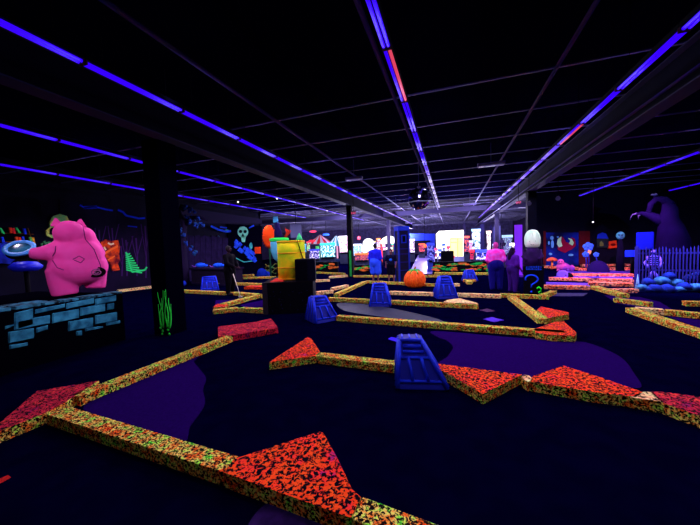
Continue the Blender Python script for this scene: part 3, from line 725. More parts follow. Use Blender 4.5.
# skull mural
r = thing('skull_mural', 'dark mural with a pale green skull and a blue spiky creature', 'mural')
m = MB(); wall_shape(m, [(228, 224), (262, 226), (262, 272), (228, 273)], 0.1, 0.05); m.build('panel', mat('mural_black', (0.001, 0.0008, 0.005), 0.9, 0.0), r)
def circ(cx, cy, rx, ry, n=14): return [(cx+rx*math.cos(2*PI*i/n), cy+ry*math.sin(2*PI*i/n)) for i in range(n)]
m = MB(); wall_shape(m, circ(243, 232, 5.4, 5.6), .14, .03); wall_shape(m, [(241, 236), (246, 236), (245, 242), (242, 242)], .14, .03); m.build('skull', mat('skull_green', '#7ad8b0', 0.9), r)
m = MB(); wall_shape(m, circ(240.8, 231.5, 1.6, 1.7, 8), .17, .02); wall_shape(m, circ(245.4, 231.5, 1.6, 1.7, 8), .17, .02); wall_shape(m, [(243, 233.5), (244.2, 236), (241.8, 236)], .17, .02); m.build('skull_holes', mat('hole_black', '#04040c', 0.9), r)
m = MB(); random.seed(5)
for k in range(20):
    x = 236+random.random()*19; y = 243+(x-236)*0.75+random.uniform(-3.5, 4); wall_shape(m, [(x-2.4, y+1), (x, y-2.4), (x+2.6, y+0.6), (x+.4, y+2.6)], .13+k*.003, .02)
m.build('blue_creature', mat('creature_blue', '#1c50f0', 0.9, 0.1, '#1838b8', scale=4), r)
for st, w_ in (([(211, 226), (218, 229.5), (226, 231.5), (231, 231)], 2), ([(249, 228), (254, 225.5)], 1.4), ([(227, 228), (220, 227)], 1.2)):
    m = MB(); wall_stroke(m, st, w_, .2); m.build('blue_streak', MATS['creature_blue'], r)
m = MB()
for c in ((223, 246, 3.2, 3.6), (219, 253, 2.2, 3), (216, 241, 1.2, 1.6), (251, 246, 1.6, 3.5), (227, 231, 2.2, 1.6)): wall_shape(m, circ(*c, 9), .16, .02)
wall_stroke(m, [(215, 258), (214, 250), (217, 240), (219, 236)], 1.3, .16); wall_stroke(m, [(236, 258), (244, 262), (252, 261)], 1, .16)
m.build('teal_vines', mat('vine_teal', '#40b8a0', 0.9, 0.1, '#2c8c98', scale=5), r)

# ================================================================== BLACK PLATFORM, BARREL, CABINET
a, b = at(264, 315), at(314, 312.5)
rz = math.atan2(b.y-a.y, b.x-a.x); L = (b-a).length; ph = (313-281)*mpp(a)
r = thing('black_stage_platform', 'black stage platform under the yellow barrel', 'platform', (a.x, a.y, 0), rz)
MB().box(0, L, 0, 1.5, 0, ph-0.02).build('body', mat('stage_black', (0.001, 0.0007, 0.004), 0.9, 0.05), r, bevel=0.008)
MB().box(0.0, L, 0, 1.5, ph-0.02, ph).build('top', mat('stage_top', '#0a0408', 0.9, 0.05), r)
MB().box(-0.012, 0.10, -0.012, 0.1, 0, ph).build('corner_post', mat('stage_post', '#1c1626', 0.8, 0.2), r)
m = MB(); m.box(0.15, 0.45, 0.12, 0.9, ph, ph+0.012); m.build('red_cloth', mat('red_cloth', '#c82820', 0.9), r)
m = MB()
for k in range(26): m.ball((0.05+random.random()*L*0.9, -0.004, 0.05+random.random()*0.5), 0.006, 6)
m.build('star_flecks', mat('flecks', '#5040a0', 0.9), r)
# black cabinet
b0 = at(296, 300); cb = Vector((a.x, a.y, 0))+(b-a).normalized()*(L*0.66); dirn = (b-a).normalized(); nrm = Vector((-dirn.y, dirn.x, 0))
cwid = 20*mpp(cb); top = CZ-(261-250)*mpp(cb)
r = thing('black_speaker_cabinet', 'tall black cabinet standing at the right end of the platform', 'cabinet', (cb.x, cb.y, 0)+Vector((0, 0, 0)) if False else (cb.x, cb.y-0.02, ph), rz)
MB().box(0, cwid*0.62, 0.06, 0.5, 0, top-ph).build('left_box', mat('cab_black', (0.001, 0.0008, 0.006), 0.8, 0.05), r, bevel=0.006)
MB().box(cwid*0.62, cwid, 0.06, 0.5, 0, top-ph).build('right_box', mat('cab_black2', (0.0016, 0.0013, 0.010), 0.8, 0.05), r, bevel=0.006)
m = MB(); m.box(0.03, cwid*0.59, 0.045, 0.062, 0.05, top-ph-0.05); m.build('grille', mat('grille', (0.0008, 0.0006, 0.004), 0.9), r)
# barrel
bp = at(290, 281); bk_ = None
bx = Vector((a.x, a.y, 0))+dirn*(L*0.42)+nrm*0.95; k = mpp(Vector((bx.x, bx.y, 0.9)))
bx = None
t_ = at(290, 281, z=ph); bx = Vector((t_.x, t_.y, ph)); k = mpp(bx)
lx = (bx-Vector((a.x, a.y, ph))).dot(nrm); 
if lx < 0.7: bx += nrm*(0.72-lx)
k = mpp(bx); rad_ = 13.6*k; bh = 38*k
r = thing('yellow_barrel', 'yellow ringed toxic barrel on the black platform', 'barrel', bx, facing(bx))
YEL = mat('barrel_yellow', '#ffdc1c', 0.8, 0.05, '#b4e020', scale=3)
MB().lathe([(0.001, 0), (rad_, 0), (rad_, bh*.30), (rad_, bh*.33), (rad_, bh*.66), (rad_, bh*.70), (rad_, bh), (rad_*.93, bh), (rad_*.93, bh*.96), (0.001, bh*.96)], 40).build('drum', YEL, r)
for z in (0.02, .31, .68, .97): MB().lathe([(rad_*.99, bh*z-.012), (rad_*1.035, bh*z), (rad_*.99, bh*z+.012+.01)], 40).build('hoop', mat('hoop_orange', '#f0a020', 0.6), r)
MB().tube([(0.3*rad_, -rad_*0.3, bh*.97), (.45*rad_, -rad_*.95, bh*1.0), (.62*rad_, -rad_*.9, bh*.75), (.95*rad_, -rad_*.5, bh*.35)], 0.012, 6).build('hose', DARK, r)
# a base ring seated on platform for extended barrel is not needed
# figures behind the barrel: orange fan, teal pot, box head, cone post
def at_d(px, py, base):             # point at the same depth as base, from a pixel (thing frame x right, z up)
    return None
g = at(271, 277); k = mpp(g); hy = 253.0-3.4
r = thing('orange_fan_flower', 'big orange ruffled flower left of the yellow barrel', 'flower prop', (g.x, g.y, 0), facing(g))
fz = CZ+(249.2-237)*k
m = MB(); m.lathe([(0.02, -0.05), (5.6*k, -0.03), (7*k, 0.0), (5.6*k, .05), (.02, .1)], 72, rib=0.22, nr=24, M=Matrix.Translation((0, 0, fz)) @ Matrix.Rotation(PI/2, 4, 'X') @ Matrix.Diagonal((1, 1.75, 1, 1)))
m.build('petals', mat('petal_orange', '#ff4a14', 0.8), r)
MB().tube([(0, 0.05, 0), (0, .05, fz)], .05, 8).build('stem', mat('stem_green', '#1c5038', 0.8), r)
g = at(281, 279); k = mpp(g)
r = thing('teal_pot_creature', 'pale teal pot with a bright green rim and a dark figure, behind the barrel', 'statue', (g.x, g.y, 0), facing(g))
z = lambda py: CZ+(249-py)*k
MB().lathe([(3*k, z(262)), (6.5*k, z(258)), (8.6*k, z(251)), (8.8*k, z(243)), (8*k, z(240))], 28).build('pot', mat('pot_teal', '#58b8d8', 0.7), r)
MB().lathe([(8.2*k, z(242)), (9.6*k, z(241)), (9.2*k, z(238.5)), (7*k, z(238))], 28).build('rim', mat('rim_green', '#30e050', 0.7), r)
MB().tube([(0, 0, z(240)), (-1*k, 0, z(232)), (-1.5*k, 0, z(224)), (-1.2*k, 0, z(220))], [5*k, 3.6*k, 2.4*k, 1.6*k], 12).build('torso', mat('torso_violet', '#1c1048', 0.8), r)
MB().box(-5*k, -.2*k, -2*k, 2*k, z(223), z(217)).build('box_head', mat('boxhead_blue', '#50b0e8', 0.7), r, bevel=.02)
MB().tube([(0, 0, 0), (0, 0, z(262))], [5*k, 3*k], 12).build('pedestal', DARK, r)
m = MB()
for s in (0, 1, 2, 3): m.tube([(6*k, .1, z(238)), (8*k+s*.6*k, .1, z(233)), (6.5*k+s*1.8*k, .1, z(228+s))], [1.5*k, 1*k, .4*k], 6)
m.build('red_tentacles', mat('tentacle_red', '#c03020', 0.8), r)
g = at(298, 278); g = Vector((g.x, g.y, 0))*1.15; k = mpp(g); z = lambda py: CZ+(248.6-py)*k
r = thing('grey_wall_screen', 'flat grey screen hanging behind the barrel', 'screen', (g.x, g.y, z(238)), facing(g))
MB().box(-5.5*k, 5.5*k, 0, .08, 0, 13.5*k).build('panel', mat('screen_grey', '#5c6088', 0.6), r)
MB().cyl((0, .05, 13*k), (0, .05, ZT-z(238)), .02, n=6).build('hanger', DARK, r)
g = at(301, 277.5); k = mpp(g); z = lambda py: CZ+(248.4-py)*k
r = thing('green_cone_post', 'teal post topped with a green cone beside the barrel', 'post', (g.x, g.y, 0), facing(g))
MB().cyl((0, 0, 0), (0, 0, z(241.5)), 1.8*k, n=16).build('post', mat('post_teal', '#2c6880', 0.7), r)
MB().cyl((0, 0, z(241.8)), (0, 0, z(233.5)), 4.4*k, .02, n=20).build('cone', mat('cone_green', '#38c070', 0.7), r)
g = at(248, 277.5); k = mpp(g)
r = thing('orange_notice', 'plain orange notice board on a dark post beside the skull mural', 'notice', (at(256, 277).x-1.0, at(256, 277).y*1.12, 0), facing(g))
MB().box(-3.2*k, 3.4*k, 0, .1, CZ+(249-253.5)*k, CZ+(249-246)*k).build('board', mat('notice_orange', '#e84018', 0.8), r)
MB().box(-.04, .04, .1, .16, 0, CZ+(249-247)*k).build('post', DARK, r)
g = at(263, 277); k = mpp(g)
r = thing('blue_rock_pile', 'low blue rock mound below the orange flower', 'rock', (g.x, g.y, 0), facing(g))
m = MB(); m.ball((-1*k, 0, 3.2*k), 5.2*k, 14, (1.0, .8, 1.0), jit=.12); m.ball((4*k, 0, 2*k), 3.4*k, 12, jit=.12); m.build('mound', mat('mound_blue', '#0c28a0', 0.8), r)
g = at(272, 276); k = mpp(g)
r = thing('trailing_vine', 'trailing green vine between the orange flower and the barrel', 'vine', (g.x, g.y, 0), facing(g))
m = MB()
for s in range(5): m.tube([((-6+j*3.2)*k, 0, (4+s*1.6+2*math.sin(j*1.7+s*2.1))*k) for j in range(5)], .45*k, 5)
m.build('strands', mat('vine_green', '#3c8848', 0.8, 0.1, '#6a5020', scale=3), r)
MB().box(-7*k, 7*k, 0.05, .15, 0, 13*k).build('backing', DARK, r)
# ================================================================== PEOPLE
def person(name, label, px, rot, hgt, shirt, pants, hair, skinm, pants_len=0.55, hairlong=False, arms=None, build=1.0, shirt_print=None, sleeve=0.5, hat=False, lean=0.0):
    g = at(*px); s = hgt/1.75
    r = thing('person', label, 'person', (g.x, g.y, 0), facing(g)+rot)
    # local frame: faces -Y
    V = lambda x, y, z: Vector((x*s, (y+lean*max(0, z-0.95))*s, z*s))
    P = [V(0, 0, .95)]; Rr = [(.125*build*s, .085*build*s)]; E = []
    def add(par, p, r_):
        P.append(p); Rr.append(r_ if isinstance(r_, tuple) else (r_, r_)); E.append((par, len(P)-1)); return len(P)-1
    ch = add(0, V(0, 0.0, 1.13), (.135*build*s, .10*build*s)); c2 = add(ch, V(0, .01, 1.32), (.15*build*s, .105*build*s)); nk = add(c2, V(0, .01, 1.47), .055*s); n2 = add(nk, V(0, -.005, 1.56), .055*s)
    hands = []
    arms = arms or [((-.2, 0, 1.40), (-.27, .02, 1.13), (-.25, -.14, .92)), ((.2, 0, 1.40), (.27, .02, 1.13), (.25, -.14, .92))]
    for sh, el, wr in arms:
        a1 = add(c2, V(*sh), .055*build*s); a2 = add(a1, V(*el), .042*s); a3 = add(a2, V(*wr), .028*s); hands.append((V(*el), V(*wr), a3))
    legs = []
    for sx in (-1, 1):
        h = add(0, V(sx*.10, 0, .86), .092*build*s); kn = add(h, V(sx*.12, -.02, .48), .06*s); an = add(kn, V(sx*.125, .02, .09), .038*s); ft = add(an, V(sx*.14, -.13, .035), .032*s)
        legs.append((P[h], P[kn], P[an], P[ft]))
    for (el, wr, ai) in hands:
        d = (wr-el).normalized(); side = d.cross(Vector((0, 0, 1)));
        side = side.normalized() if side.length > .1 else Vector((1, 0, 0))
        pm = add(ai, wr+d*.06*s, (.034*s, .018*s))
        for f in range(4):
            b = add(pm, wr+d*.10*s+side*(f-1.5)*.019*s, .008*s); add(b, wr+d*(.15+.008*(1-abs(f-1.5)))*s+side*(f-1.5)*.02*s+Vector((0, -.02*s, 0)), .0065*s)
        th = add(ai, wr+d*.05*s+side*.035*s, .010*s); add(th, wr+d*.09*s+side*.05*s, .008*s)
    body = MB().merge(skin(P, Rr, E, sub=1))
    hc = V(0, -.005, 1.645)
    body.ball(hc, .088*s, 16, (.88, 1.02, 1.2)); body.ball(hc+Vector((0, -.035*s, -.05*s)), .06*s, 12, (.95, .9, .9))
    body.tube([hc+Vector((0, -.085*s, .012*s)), hc+Vector((0, -.108*s, -.022*s)), hc+Vector((0, -.09*s, -.03*s))], [.008*s, .014*s, .01*s], 6)
    for sx in (-1, 1): body.ball(hc+Vector((sx*.08*s, .01*s, -.01*s)), .024*s, 8, (.4, .8, 1.2))
    body.build('body', skinm, r)
    for sx in (-1, 1): MB().ball(hc+Vector((sx*.03*s, -.083*s, .012*s)), .012*s, 8, (1, .6, .7)).build('eye', mat('eye_white', '#d8d8e8', .3), r)
    MB().tube([hc+Vector((-.025*s, -.085*s, -.055*s)), hc+Vector((0, -.092*s, -.058*s)), hc+Vector((.025*s, -.085*s, -.055*s))], .006*s, 6).build('mouth', mat('lip', '#5a2030', .6), r)
    hm = MB(); hm.ball(hc+Vector((0, .018*s, .028*s)), .096*s, 16, (.92, .98, 1.12))
    if hairlong: hm.tube([hc+Vector((0, .05*s, .02*s)), hc+Vector((0, .09*s, -.12*s)), hc+Vector((0, .1*s, -.3*s)), hc+Vector((0, .09*s, -.42*s))], [.09*s, .10*s, .11*s, .05*s], 12)
    hm.build('hair', hair, r)
    # shirt
    b = build*1.12; P2 = [V(0, 0, 1.04), V(0, 0, 1.14), V(0, .01, 1.33), V(0, .01, 1.455)]; R2 = [(.165*b*s, .125*b*s), (.155*b*s, .12*b*s), (.16*b*s, .12*b*s), (.065*s, .065*s)]; E2 = [(0, 1), (1, 2), (2, 3)]
    for sh, el, wr in arms:
        P2.append(V(*sh)); R2.append((.07*b*s, .07*b*s)); i = len(P2)-1; E2.append((2, i))
        e = V(*sh).lerp(V(*el), min(1, sleeve*2)); P2.append(e); R2.append((.062*b*s, .062*b*s)); E2.append((i, i+1))
        if sleeve > .5: P2.append(V(*el).lerp(V(*wr), (sleeve-.5)*2)); R2.append((.045*s, .045*s)); E2.append((i+1, i+2))
    MB().merge(capsule(P2, R2, E2, .022*s)).build('shirt', shirt, r)
    bt = b; b = min(b, 1.6)
    P3 = [V(0, 0, .96)]; R3_ = [(.17*b*s, .165*b*s)]; E3 = []
    for h, kn, an, ft in legs:
        P3.append(h); R3_.append((.115*b*s, .115*b*s)); i = len(P3)-1; E3.append((0, i))
        if pants_len <= .6: P3.append(h.lerp(kn, .9)); R3_.append((.10*b*s, .10*b*s)); E3.append((i, i+1))
        else:
            P3.append(kn); R3_.append((.085*b*s, .085*b*s)); E3.append((i, i+1)); P3.append(kn.lerp(an, .95)); R3_.append((.06*b*s, .06*b*s)); E3.append((i+1, i+2))
    MB().merge(capsule(P3, R3_, E3, .022*s)).build('shorts' if pants_len <= .6 else 'trousers', pants, r)
    for h, kn, an, ft in legs:
        m = MB(); m.ball(an.lerp(ft, .5)+Vector((0, -.01*s, -.015*s)), .1*s, 12, (.48, 1.35, .5)); m.build('shoe', mat('shoe_dark', '#201828', .7), r)
    if shirt_print:
        sx, front = shirt_print[1:]
        m = MB(); q = V(0, -front*.0, 1.22); m.ball(q+Vector((0, -front*(.128*b)*s, 0)), .085*s, 14, (1.0, .25, .8)); m.build('shirt_print', shirt_print[0], r)
    return r
SKIN2 = mat('skin_warm', '#8a4c40', 0.7, 0.2); HAIRD = mat('dark_hair', '#100a14', 0.7, 0.2)
person('person', 'person in a big bright blue shirt and lighter blue shorts standing on the curb', (376, 283.5), PI-.5, 1.56, mat('shirt_blue', '#1c22e0', .8), mat('shorts_blue', '#2a50ff', .8), HAIRD, SKIN, build=1.4, sleeve=.55)
person('person', 'boy in a dark shirt with a blue print, right of the man in blue', (391.5, 283), -.1, 1.33, mat('shirt_navy', '#0c0a2c', .8), mat('shorts_black', '#07061a', .8), HAIRD, SKIN, shirt_print=(mat('print_blue', '#2060e0', .8), 0, 1), sleeve=.4)
person('person', 'person in a glowing pink shirt and dark blue trousers, back turned', (496, 290.5), PI+.2, 1.46, mat('shirt_pink', '#ff28b8', .8, .05, '#f060f0', scale=7), mat('jeans_blue', '#120c70', .8), mat('hair_pink', '#c03898', .8), mat('skin_pinkish', '#b03a8c', .7), pants_len=1, build=1.4, sleeve=.5)
person('person', 'person with long dark hair in a purple top, left of the question mark box', (513, 293), PI-.9, 1.3, mat('top_purple', '#4a148c', .8), mat('skirt_purple', '#32106c', .8), mat('hair_purple_black', '#1a0830', .8), mat('skin_purple', '#5c2068', .7), pants_len=1, hairlong=True, sleeve=.7, build=1.25)
person('person', 'dark clothed golfer with a putter, left of the skull mural', (231, 295), .9, 1.64, mat('coat_dark', (0.0018, 0.001, 0.004), .8), mat('trousers_dark', (0.0014, 0.0008, 0.003), .8), HAIRD, mat('skin_dim', '#2c1824', .7), pants_len=1, sleeve=.9, build=1.15, arms=[((-.2, 0, 1.40), (-.27, -.1, 1.15), (-.06, -.32, 1.0)), ((.2, 0, 1.40), (.27, -.08, 1.15), (.08, -.32, 1.0))])
g = at(231, 295); k = mpp(g); w0 = at(233, 273.5, Y=g.y-.25); w1 = at(239, 287, Y=g.y-.35)
r = thing('golf_putter', 'thin pale golf putter held by the dark clothed golfer', 'putter', w1)
dvec = (w0-w1); ext = w0+dvec.normalized()*.25-w1; tipz = -w1.z+.03
MB().tube([Vector((dvec.x*-.12, 0, tipz)), dvec], .011, 6).build('shaft', mat('club_silver', '#d8c8b8', .4, .5), r)
MB().tube([dvec*.98, ext], .016, 6).build('grip', DARK, r)
MB().box(-.06, .06, -.02, .02, tipz-.03, tipz+.01, Matrix.Translation((dvec.x*-.12, 0, 0))).build('head', mat('club_silver', '#d8c8b8'), r)

# ================================================================== QUESTION MARK BOX AND WHITE HEADED STATUE
a, b = at(523.5, 295), at(544, 296); rz = math.atan2(b.y-a.y, b.x-a.x); L = (b-a).length; k = mpp(a); hb = 29*k
r = thing('question_mark_box', 'black box with a blue question mark and a green curl', 'box', (a.x, a.y, 0), rz)
MB().box(0, L, 0, L*.9, 0, hb).build('box', mat('qbox_black', '#050410', .8), r, bevel=.006)
def text_mesh(txt, size, m, parent, loc, name, ext=0.006):
    cu = bpy.data.curves.new(name, 'FONT'); cu.body = txt; cu.size = size; cu.extrude = ext; cu.align_x = 'CENTER'
    o = bpy.data.objects.new(name, cu); C.objects.link(o); dg = bpy.context.evaluated_depsgraph_get(); dg.update()
    me = bpy.data.meshes.new_from_object(o.evaluated_get(dg)); bpy.data.objects.remove(o)
    me.transform(Matrix.Rotation(PI/2, 4, 'X')); me.materials.clear(); me.materials.append(m)
    t = bpy.data.objects.new(name, me); C.objects.link(t); t.parent = parent; t.location = loc; return t
BLQ = mat('sign_blue', '#1c48f8', .8); GRQ = mat('sign_green', '#30ff30', .8)
def stroke3(parent, pts, w, m, name):
    MB().tube([Vector(p) for p in pts], w, 6).build(name, m, parent)
q0 = []
for i in range(14):
    an = math.radians(200-i*250/13); q0.append((L*.40+5.3*k*math.cos(an), -.006, hb*.56+4.0*k*math.sin(an)))
q0 += [(L*.40, -.006, hb*.36), (L*.39, -.006, hb*.26)]
stroke3(r, q0, .95*k*.8, BLQ, 'question_mark'); MB().ball((L*.39, -.0, hb*.13), 1.0*k, 10, (1, .3, 1)).build('question_mark_dot', BLQ, r)
stroke3(r, [(L*.66, -.006, hb*.24), (L*.75, -.006, hb*.30), (L*.86, -.006, hb*.24), (L*.84, -.006, hb*.16), (L*.74, -.006, hb*.13), (L*.78, -.006, hb*.06), (L*.9, -.006, hb*.09)], .75*k, GRQ, 'green_curl')
m = MB(); random.seed(11)
for row in (0, 1):
    x = L*.14
    while x < L*.92:
        w = random.uniform(.5, 1.3)*k; zz = hb*(.87+row*.075); m.box(x, x+w*.6, -.012, 0, zz, zz+random.uniform(1.1, 1.9)*k); x += w+.35*k
m.build('blue_lettering', BLQ, r)
# statue
g = at(534.5, 295); g = Vector((g.x, g.y+L*.45, 0)); k = mpp(g); z = lambda py: CZ+(240.2-py)*k
r = thing('white_domed_figure', 'dark purple figure with a large glowing white domed head behind the question mark box', 'statue', (g.x, g.y, hb), facing(g))
z = lambda py: (267-py)*k
MB().lathe([(8*k, 0), (7.6*k, 6*k), (7.0*k, 12*k), (5*k, 17*k), (3.5*k, 18.5*k)], 24).build('coat', mat('coat_purple', '#2c0c50', .8, .1, '#200840', scale=6), r)
MB().lathe([(4*k, z(249.5)), (6.0*k, z(248.2)), (6.9*k, z(245)), (7.0*k, z(240)), (6.1*k, z(236)), (4.3*k, z(233)), (2.2*k, z(231.8)), (.01, z(231.6))], 28).build('dome_head', mat('dome_white', '#f8fff0', .8, .05, '#c8ffd8', scale=2.5), r)
for s in (-1, 1): MB().ball((s*2.2*k, -6.3*k, z(243)), .6*k, 8, (1, .4, 1)).build('eye', DARK, r)
MB().tube([(-1.6*k, -6.4*k, z(246)), (0, -6.7*k, z(246.6)), (1.6*k, -6.4*k, z(246))], .2*k, 5).build('mouth', DARK, r)
for s in (-1, 1): MB().tube([(s*6*k, 0, 15*k), (s*8*k, -2*k, 9*k), (s*5*k, -6*k, 5*k)], [2.2*k, 1.9*k, 1.5*k], 8).build('arm', mat('coat_purple', ''), r)
# post behind, the purple light on it put into its violet colour
g = at(518.5, 277); k = mpp(g)
r = thing('violet_post', 'upright post coloured as violet lit behind the long haired person', 'post', (g.x, g.y, 0), facing(g))
MB().box(-3.4*k, 3.4*k, 0, .3, 0, 52*k).build('post', mat('post_violet_lit', '#7a2cd0', .7), r)
MB().box(-4.2*k, 4.2*k, -.05, .35, 0, 2*k).build('base', mat('post_violet_lit2', '#3c1478', .7), r)

# tower
g = at(402.8, 281); k = mpp(g)
r = thing('haunted_tower', 'tall dark tower with blue edges and a blue cap, behind the boy', 'tower', (g.x, g.y, 0), facing(g)+.35)
z = lambda py: CZ+(244.5-py)*k
w = 5.2*k
MB().box(-w, w, -w, w, 0, z(231)).build('tower_body', mat('tower_dark', '#0c0826', .8, .1, '#140c38', scale=3), r)
MB().box(-w*1.15, w*1.15, -w*1.15, w*1.15, z(231), z(226.5)).build('cap', mat('cap_blue', '#1c30c0', .7), r, bevel=.01)
for sx in (-1, 1):
    for sy in (-1, 1): MB().box(sx*w-.03, sx*w+.03, sy*w-.03, sy*w+.03, 0, z(231)).build('corner_trim', mat('trim_blue', '#1a28a0', .7), r)
m = MB(); m.box(-w*.5, w*.5, -w-.03, -w, z(243), z(235)); tw_ = m.build('window', mat('tower_window', '#1428b0', .7), r)
m = MB(); m.box(-w*.3, w*.3, -w-.045, -w-.03, z(242), z(236)); m.build('window_pane', DARK, tw_)
for py in (249, 254, 262, 270): MB().box(-w*1.04, w*1.04, -w*1.04, w*1.04, z(py), z(py-.8)).build('band', mat('band_violet', '#20186c', .8), r)
# mirror ball
c = at(419, 199, Y=9.2); k = mpp(c); rr = 11*k
r = thing('mirror_ball', 'large mirror ball hanging left of the steep middle light row', 'mirror ball', c)
m = MB(); m.ball((0, 0, 0), rr, 32)
for f in m.bm.faces: f.smooth = False
m.build('ball', mat('mirror_tiles', '#8080b0', .12, .5, metal=1.0), r)
MB().cyl((0, 0, rr*.95), (0, 0, rr*1.12), .05, n=12).build('cap', STEEL, r)
MB().cyl((0, 0, rr*1.1), (0, 0, ZT-c.z), .006, n=6).build('hanging_rod', STEEL, r)
MB().lathe([(rr*.96, -rr*.36), (rr*1.02, -rr*.34), (rr*1.02, -rr*.28), (rr*.96, -rr*.26)], 40).build('ring_band', mat('ring_pale', '#606088', .4, .3), r)

# dim white box fixtures across the ceiling, spots, exit signs, camera
for i, (px, py, w, lab) in enumerate(((354, 179.5, 17, 'grey box light left of the mirror ball'), (491, 165.5, 25, 'violet edged box light right of the steep middle row'), (396, 208.5, 10, 'small white box light below the mirror ball, left'), (470, 204.5, 12, 'small violet box light in the ceiling distance'), (434, 216, 7, 'tiny white box light under the end of the middle row'), (410, 223, 9, 'tiny pale box light far left of centre'))):
    c = at(px, py, z=3.85 if i < 4 else 3.6); k = mpp(c); ZT_ = ZT-.06
    r = thing('box_light', lab, 'light fixture', c, facing(c)*.3)
    MB().box(-w*k/2, w*k/2, -.1, .1, 0, .08).build('housing', STEEL, r)
    MB().box(-w*k/2+.02, w*k/2-.02, -.08, .08, -.02, 0).build('diffuser', tubemat('dim_diffuser', (.2, .15, .42), .8 if i in (2, 4) else .35), r)
    MB().cyl((0, 0, .08), (0, 0, ZT_-c.z), .008, n=5).build('rod', STEEL, r)
for px, py, lab in ((353.5, 213, 'red exit sign beside the thin black post'), (518.5, 202.5, 'red exit sign on the right column')):
    c = at(px, py, Y=14.0); k = mpp(c)
    r = thing('exit_sign', lab, 'exit sign', c, facing(c))
    MB().box(-2.4*k, 2.4*k, 0, .06, -1.5*k, 1.5*k).build('case', mat('sign_case', '#402030', .6), r)
    text_mesh('EXIT', 2.2*k, tubemat('exit_red', (1, .06, .09), 1.2), r, (0, -.008, -.8*k), 'lettering')
    MB().cyl((0, .03, 1.4*k), (0, .03, ZT-c.z), .012, n=6).build('stem', DARK, r)
for px, py, lab in ((529, 203, 'small grey security light right of the right exit sign'), (558, 198, 'small grey floodlight high above the monster mural'), (256, 188, 'grey ceiling spotlight by the second light row')):
    c = at(px, py, Y=13.5); k = mpp(c)
    r = thing('ceiling_spotlight', lab, 'spotlight', c, facing(c))
    MB().cyl((0, -.1, -.03), (0, .12, .05), 2.2*k, 1.3*k, n=14).build('head', mat('spot_grey', '#505068', .5, .4), r)
    MB().cyl((0, .05, .05), (0, .05, ZT-c.z), .012, n=6).build('stem', DARK, r)
for px, py, lab in ((238, 202, 'tiny bright white ceiling lamp between the left light rows'), (277, 198.5, 'tiny bright white ceiling lamp above the yellow barrel'), (593, 222, 'tiny dim ceiling lamp above the small signs')):
    c = at(px, py, Y=14); 
    r = thing('ceiling_bulb', lab, 'lamp', c)
    MB().ball((0, 0, 0), .05 if px < 500 else .03, 10).build('bulb', tubemat('bulb_white', (1, .95, 1), 1.5), r)
    MB().cyl((0, 0, .03), (0, 0, ZT-c.z), .01, n=6).build('stem', DARK, r)
# ================================================================== RIGHT SIDE
def back_shape(m, pts, Y=19.9, th=.04):
    q = [at(a, b, Y=Y) for a, b in pts]; n0 = len(m.bm.faces)
    c = sum(((q[i].x*q[(i+1) % len(q)].z-q[(i+1) % len(q)].x*q[i].z) for i in range(len(q))))
    if c < 0: q = q[::-1]
    lo = [m.bm.verts.new((v.x, Y+th, v.z)) for v in q]; hi = [m.bm.verts.new((v.x, Y, v.z)) for v in q]
    m.bm.faces.new(hi); m.bm.faces.new(lo[::-1])
    for i in range(len(q)): m.bm.faces.new((lo[i], lo[(i+1) % len(q)], hi[(i+1) % len(q)], hi[i])[::-1])
    m._fin(n0)
def rect(x0, y0, x1, y1): return [(x0, y0), (x1, y0), (x1, y1), (x0, y1)]
r = thing('monster_mural', 'mural of a red monster with two pale green horns on the back right wall', 'mural')
m = MB(); back_shape(m, rect(546, 232.5, 578.5, 266)); m.build('panel', mat('mural_deep_blue', '#040c34', .9, .1, '#0a2490', scale=1.1), r)
m = MB(); back_shape(m, [(558, 246), (562, 240), (560, 236.5), (563, 237), (566, 242), (569, 243), (573, 240), (571, 237), (575, 239), (576, 246), (572, 249), (565, 253), (558, 250)], 19.84); m.build('monster_body', mat('monster_red', '#7c1034', .9), r)
m = MB(); back_shape(m, [(561.5, 236.5), (558, 239), (557, 244), (559, 247.5), (562.5, 246), (561, 241)], 19.8); back_shape(m, [(568, 238), (572, 239), (574, 243), (572.5, 245.5), (569, 243.5), (570.5, 241)], 19.8); m.build('horns', mat('horn_green', '#a0f0b0', .9), r)
for c in ((552, 238, 1.8, 2), (552.5, 244, 1.5, 4), (549, 243, .8, 2), (558, 237, 1, .8), (550.5, 254, 1.8, 1.2), (571, 255, 2.5, 1.2)): m = MB(); back_shape(m, circ(*c, 10), 19.82); m.build('pale_blob', mat('blob_blue', '#58a8e0', .9), r)
m = MB(); back_shape(m, rect(579, 231, 590, 268)); m.build('side_board', mat('maroon_board', '#50141c', .9), r)
m = MB(); back_shape(m, rect(543.5, 231, 546, 268)); m.build('side_board', MATS['maroon_board'], r)
r = thing('pink_mushroom', 'orange pink toadstool prop in front of the monster mural', 'toadstool', at(552, 269), 0); k = mpp(at(552, 269))
MB().cyl((0, 0, 0), (0, 0, 9*k), 1.1*k, .8*k, n=12).build('stalk', mat('toad_stalk', '#ff8040', .8), r)
MB().lathe([(.01, 7.6*k), (4.5*k, 8*k), (4.8*k, 9.2*k), (3*k, 11*k), (.01, 12*k)], 24).build('cap', mat('toad_cap', '#f06840', .8, .1, '#b03828', scale=5), r)
g = at(563, 271); k = mpp(g); r = thing('pink_creature', 'lumpy pink creature on the purple terrace', 'statue', g, facing(g))
m = MB(); m.ball((0, 0, 4*k), 5*k, 16, (1.2, .8, .9), jit=.06); m.ball((-2*k, -1*k, 9*k), 3*k, 14, jit=.06); m.ball((7*k, 0, 3*k), 2.6*k, 12, (1, .8, 1.2)); m.build('body', mat('creature_pink', '#c04890', .8, .1, '#6830a0', scale=3), r)
for s in (-1, 1): MB().ball((-2*k+s*1.1*k, -3.8*k, 9.6*k), .5*k, 8).build('eye', DARK, r)
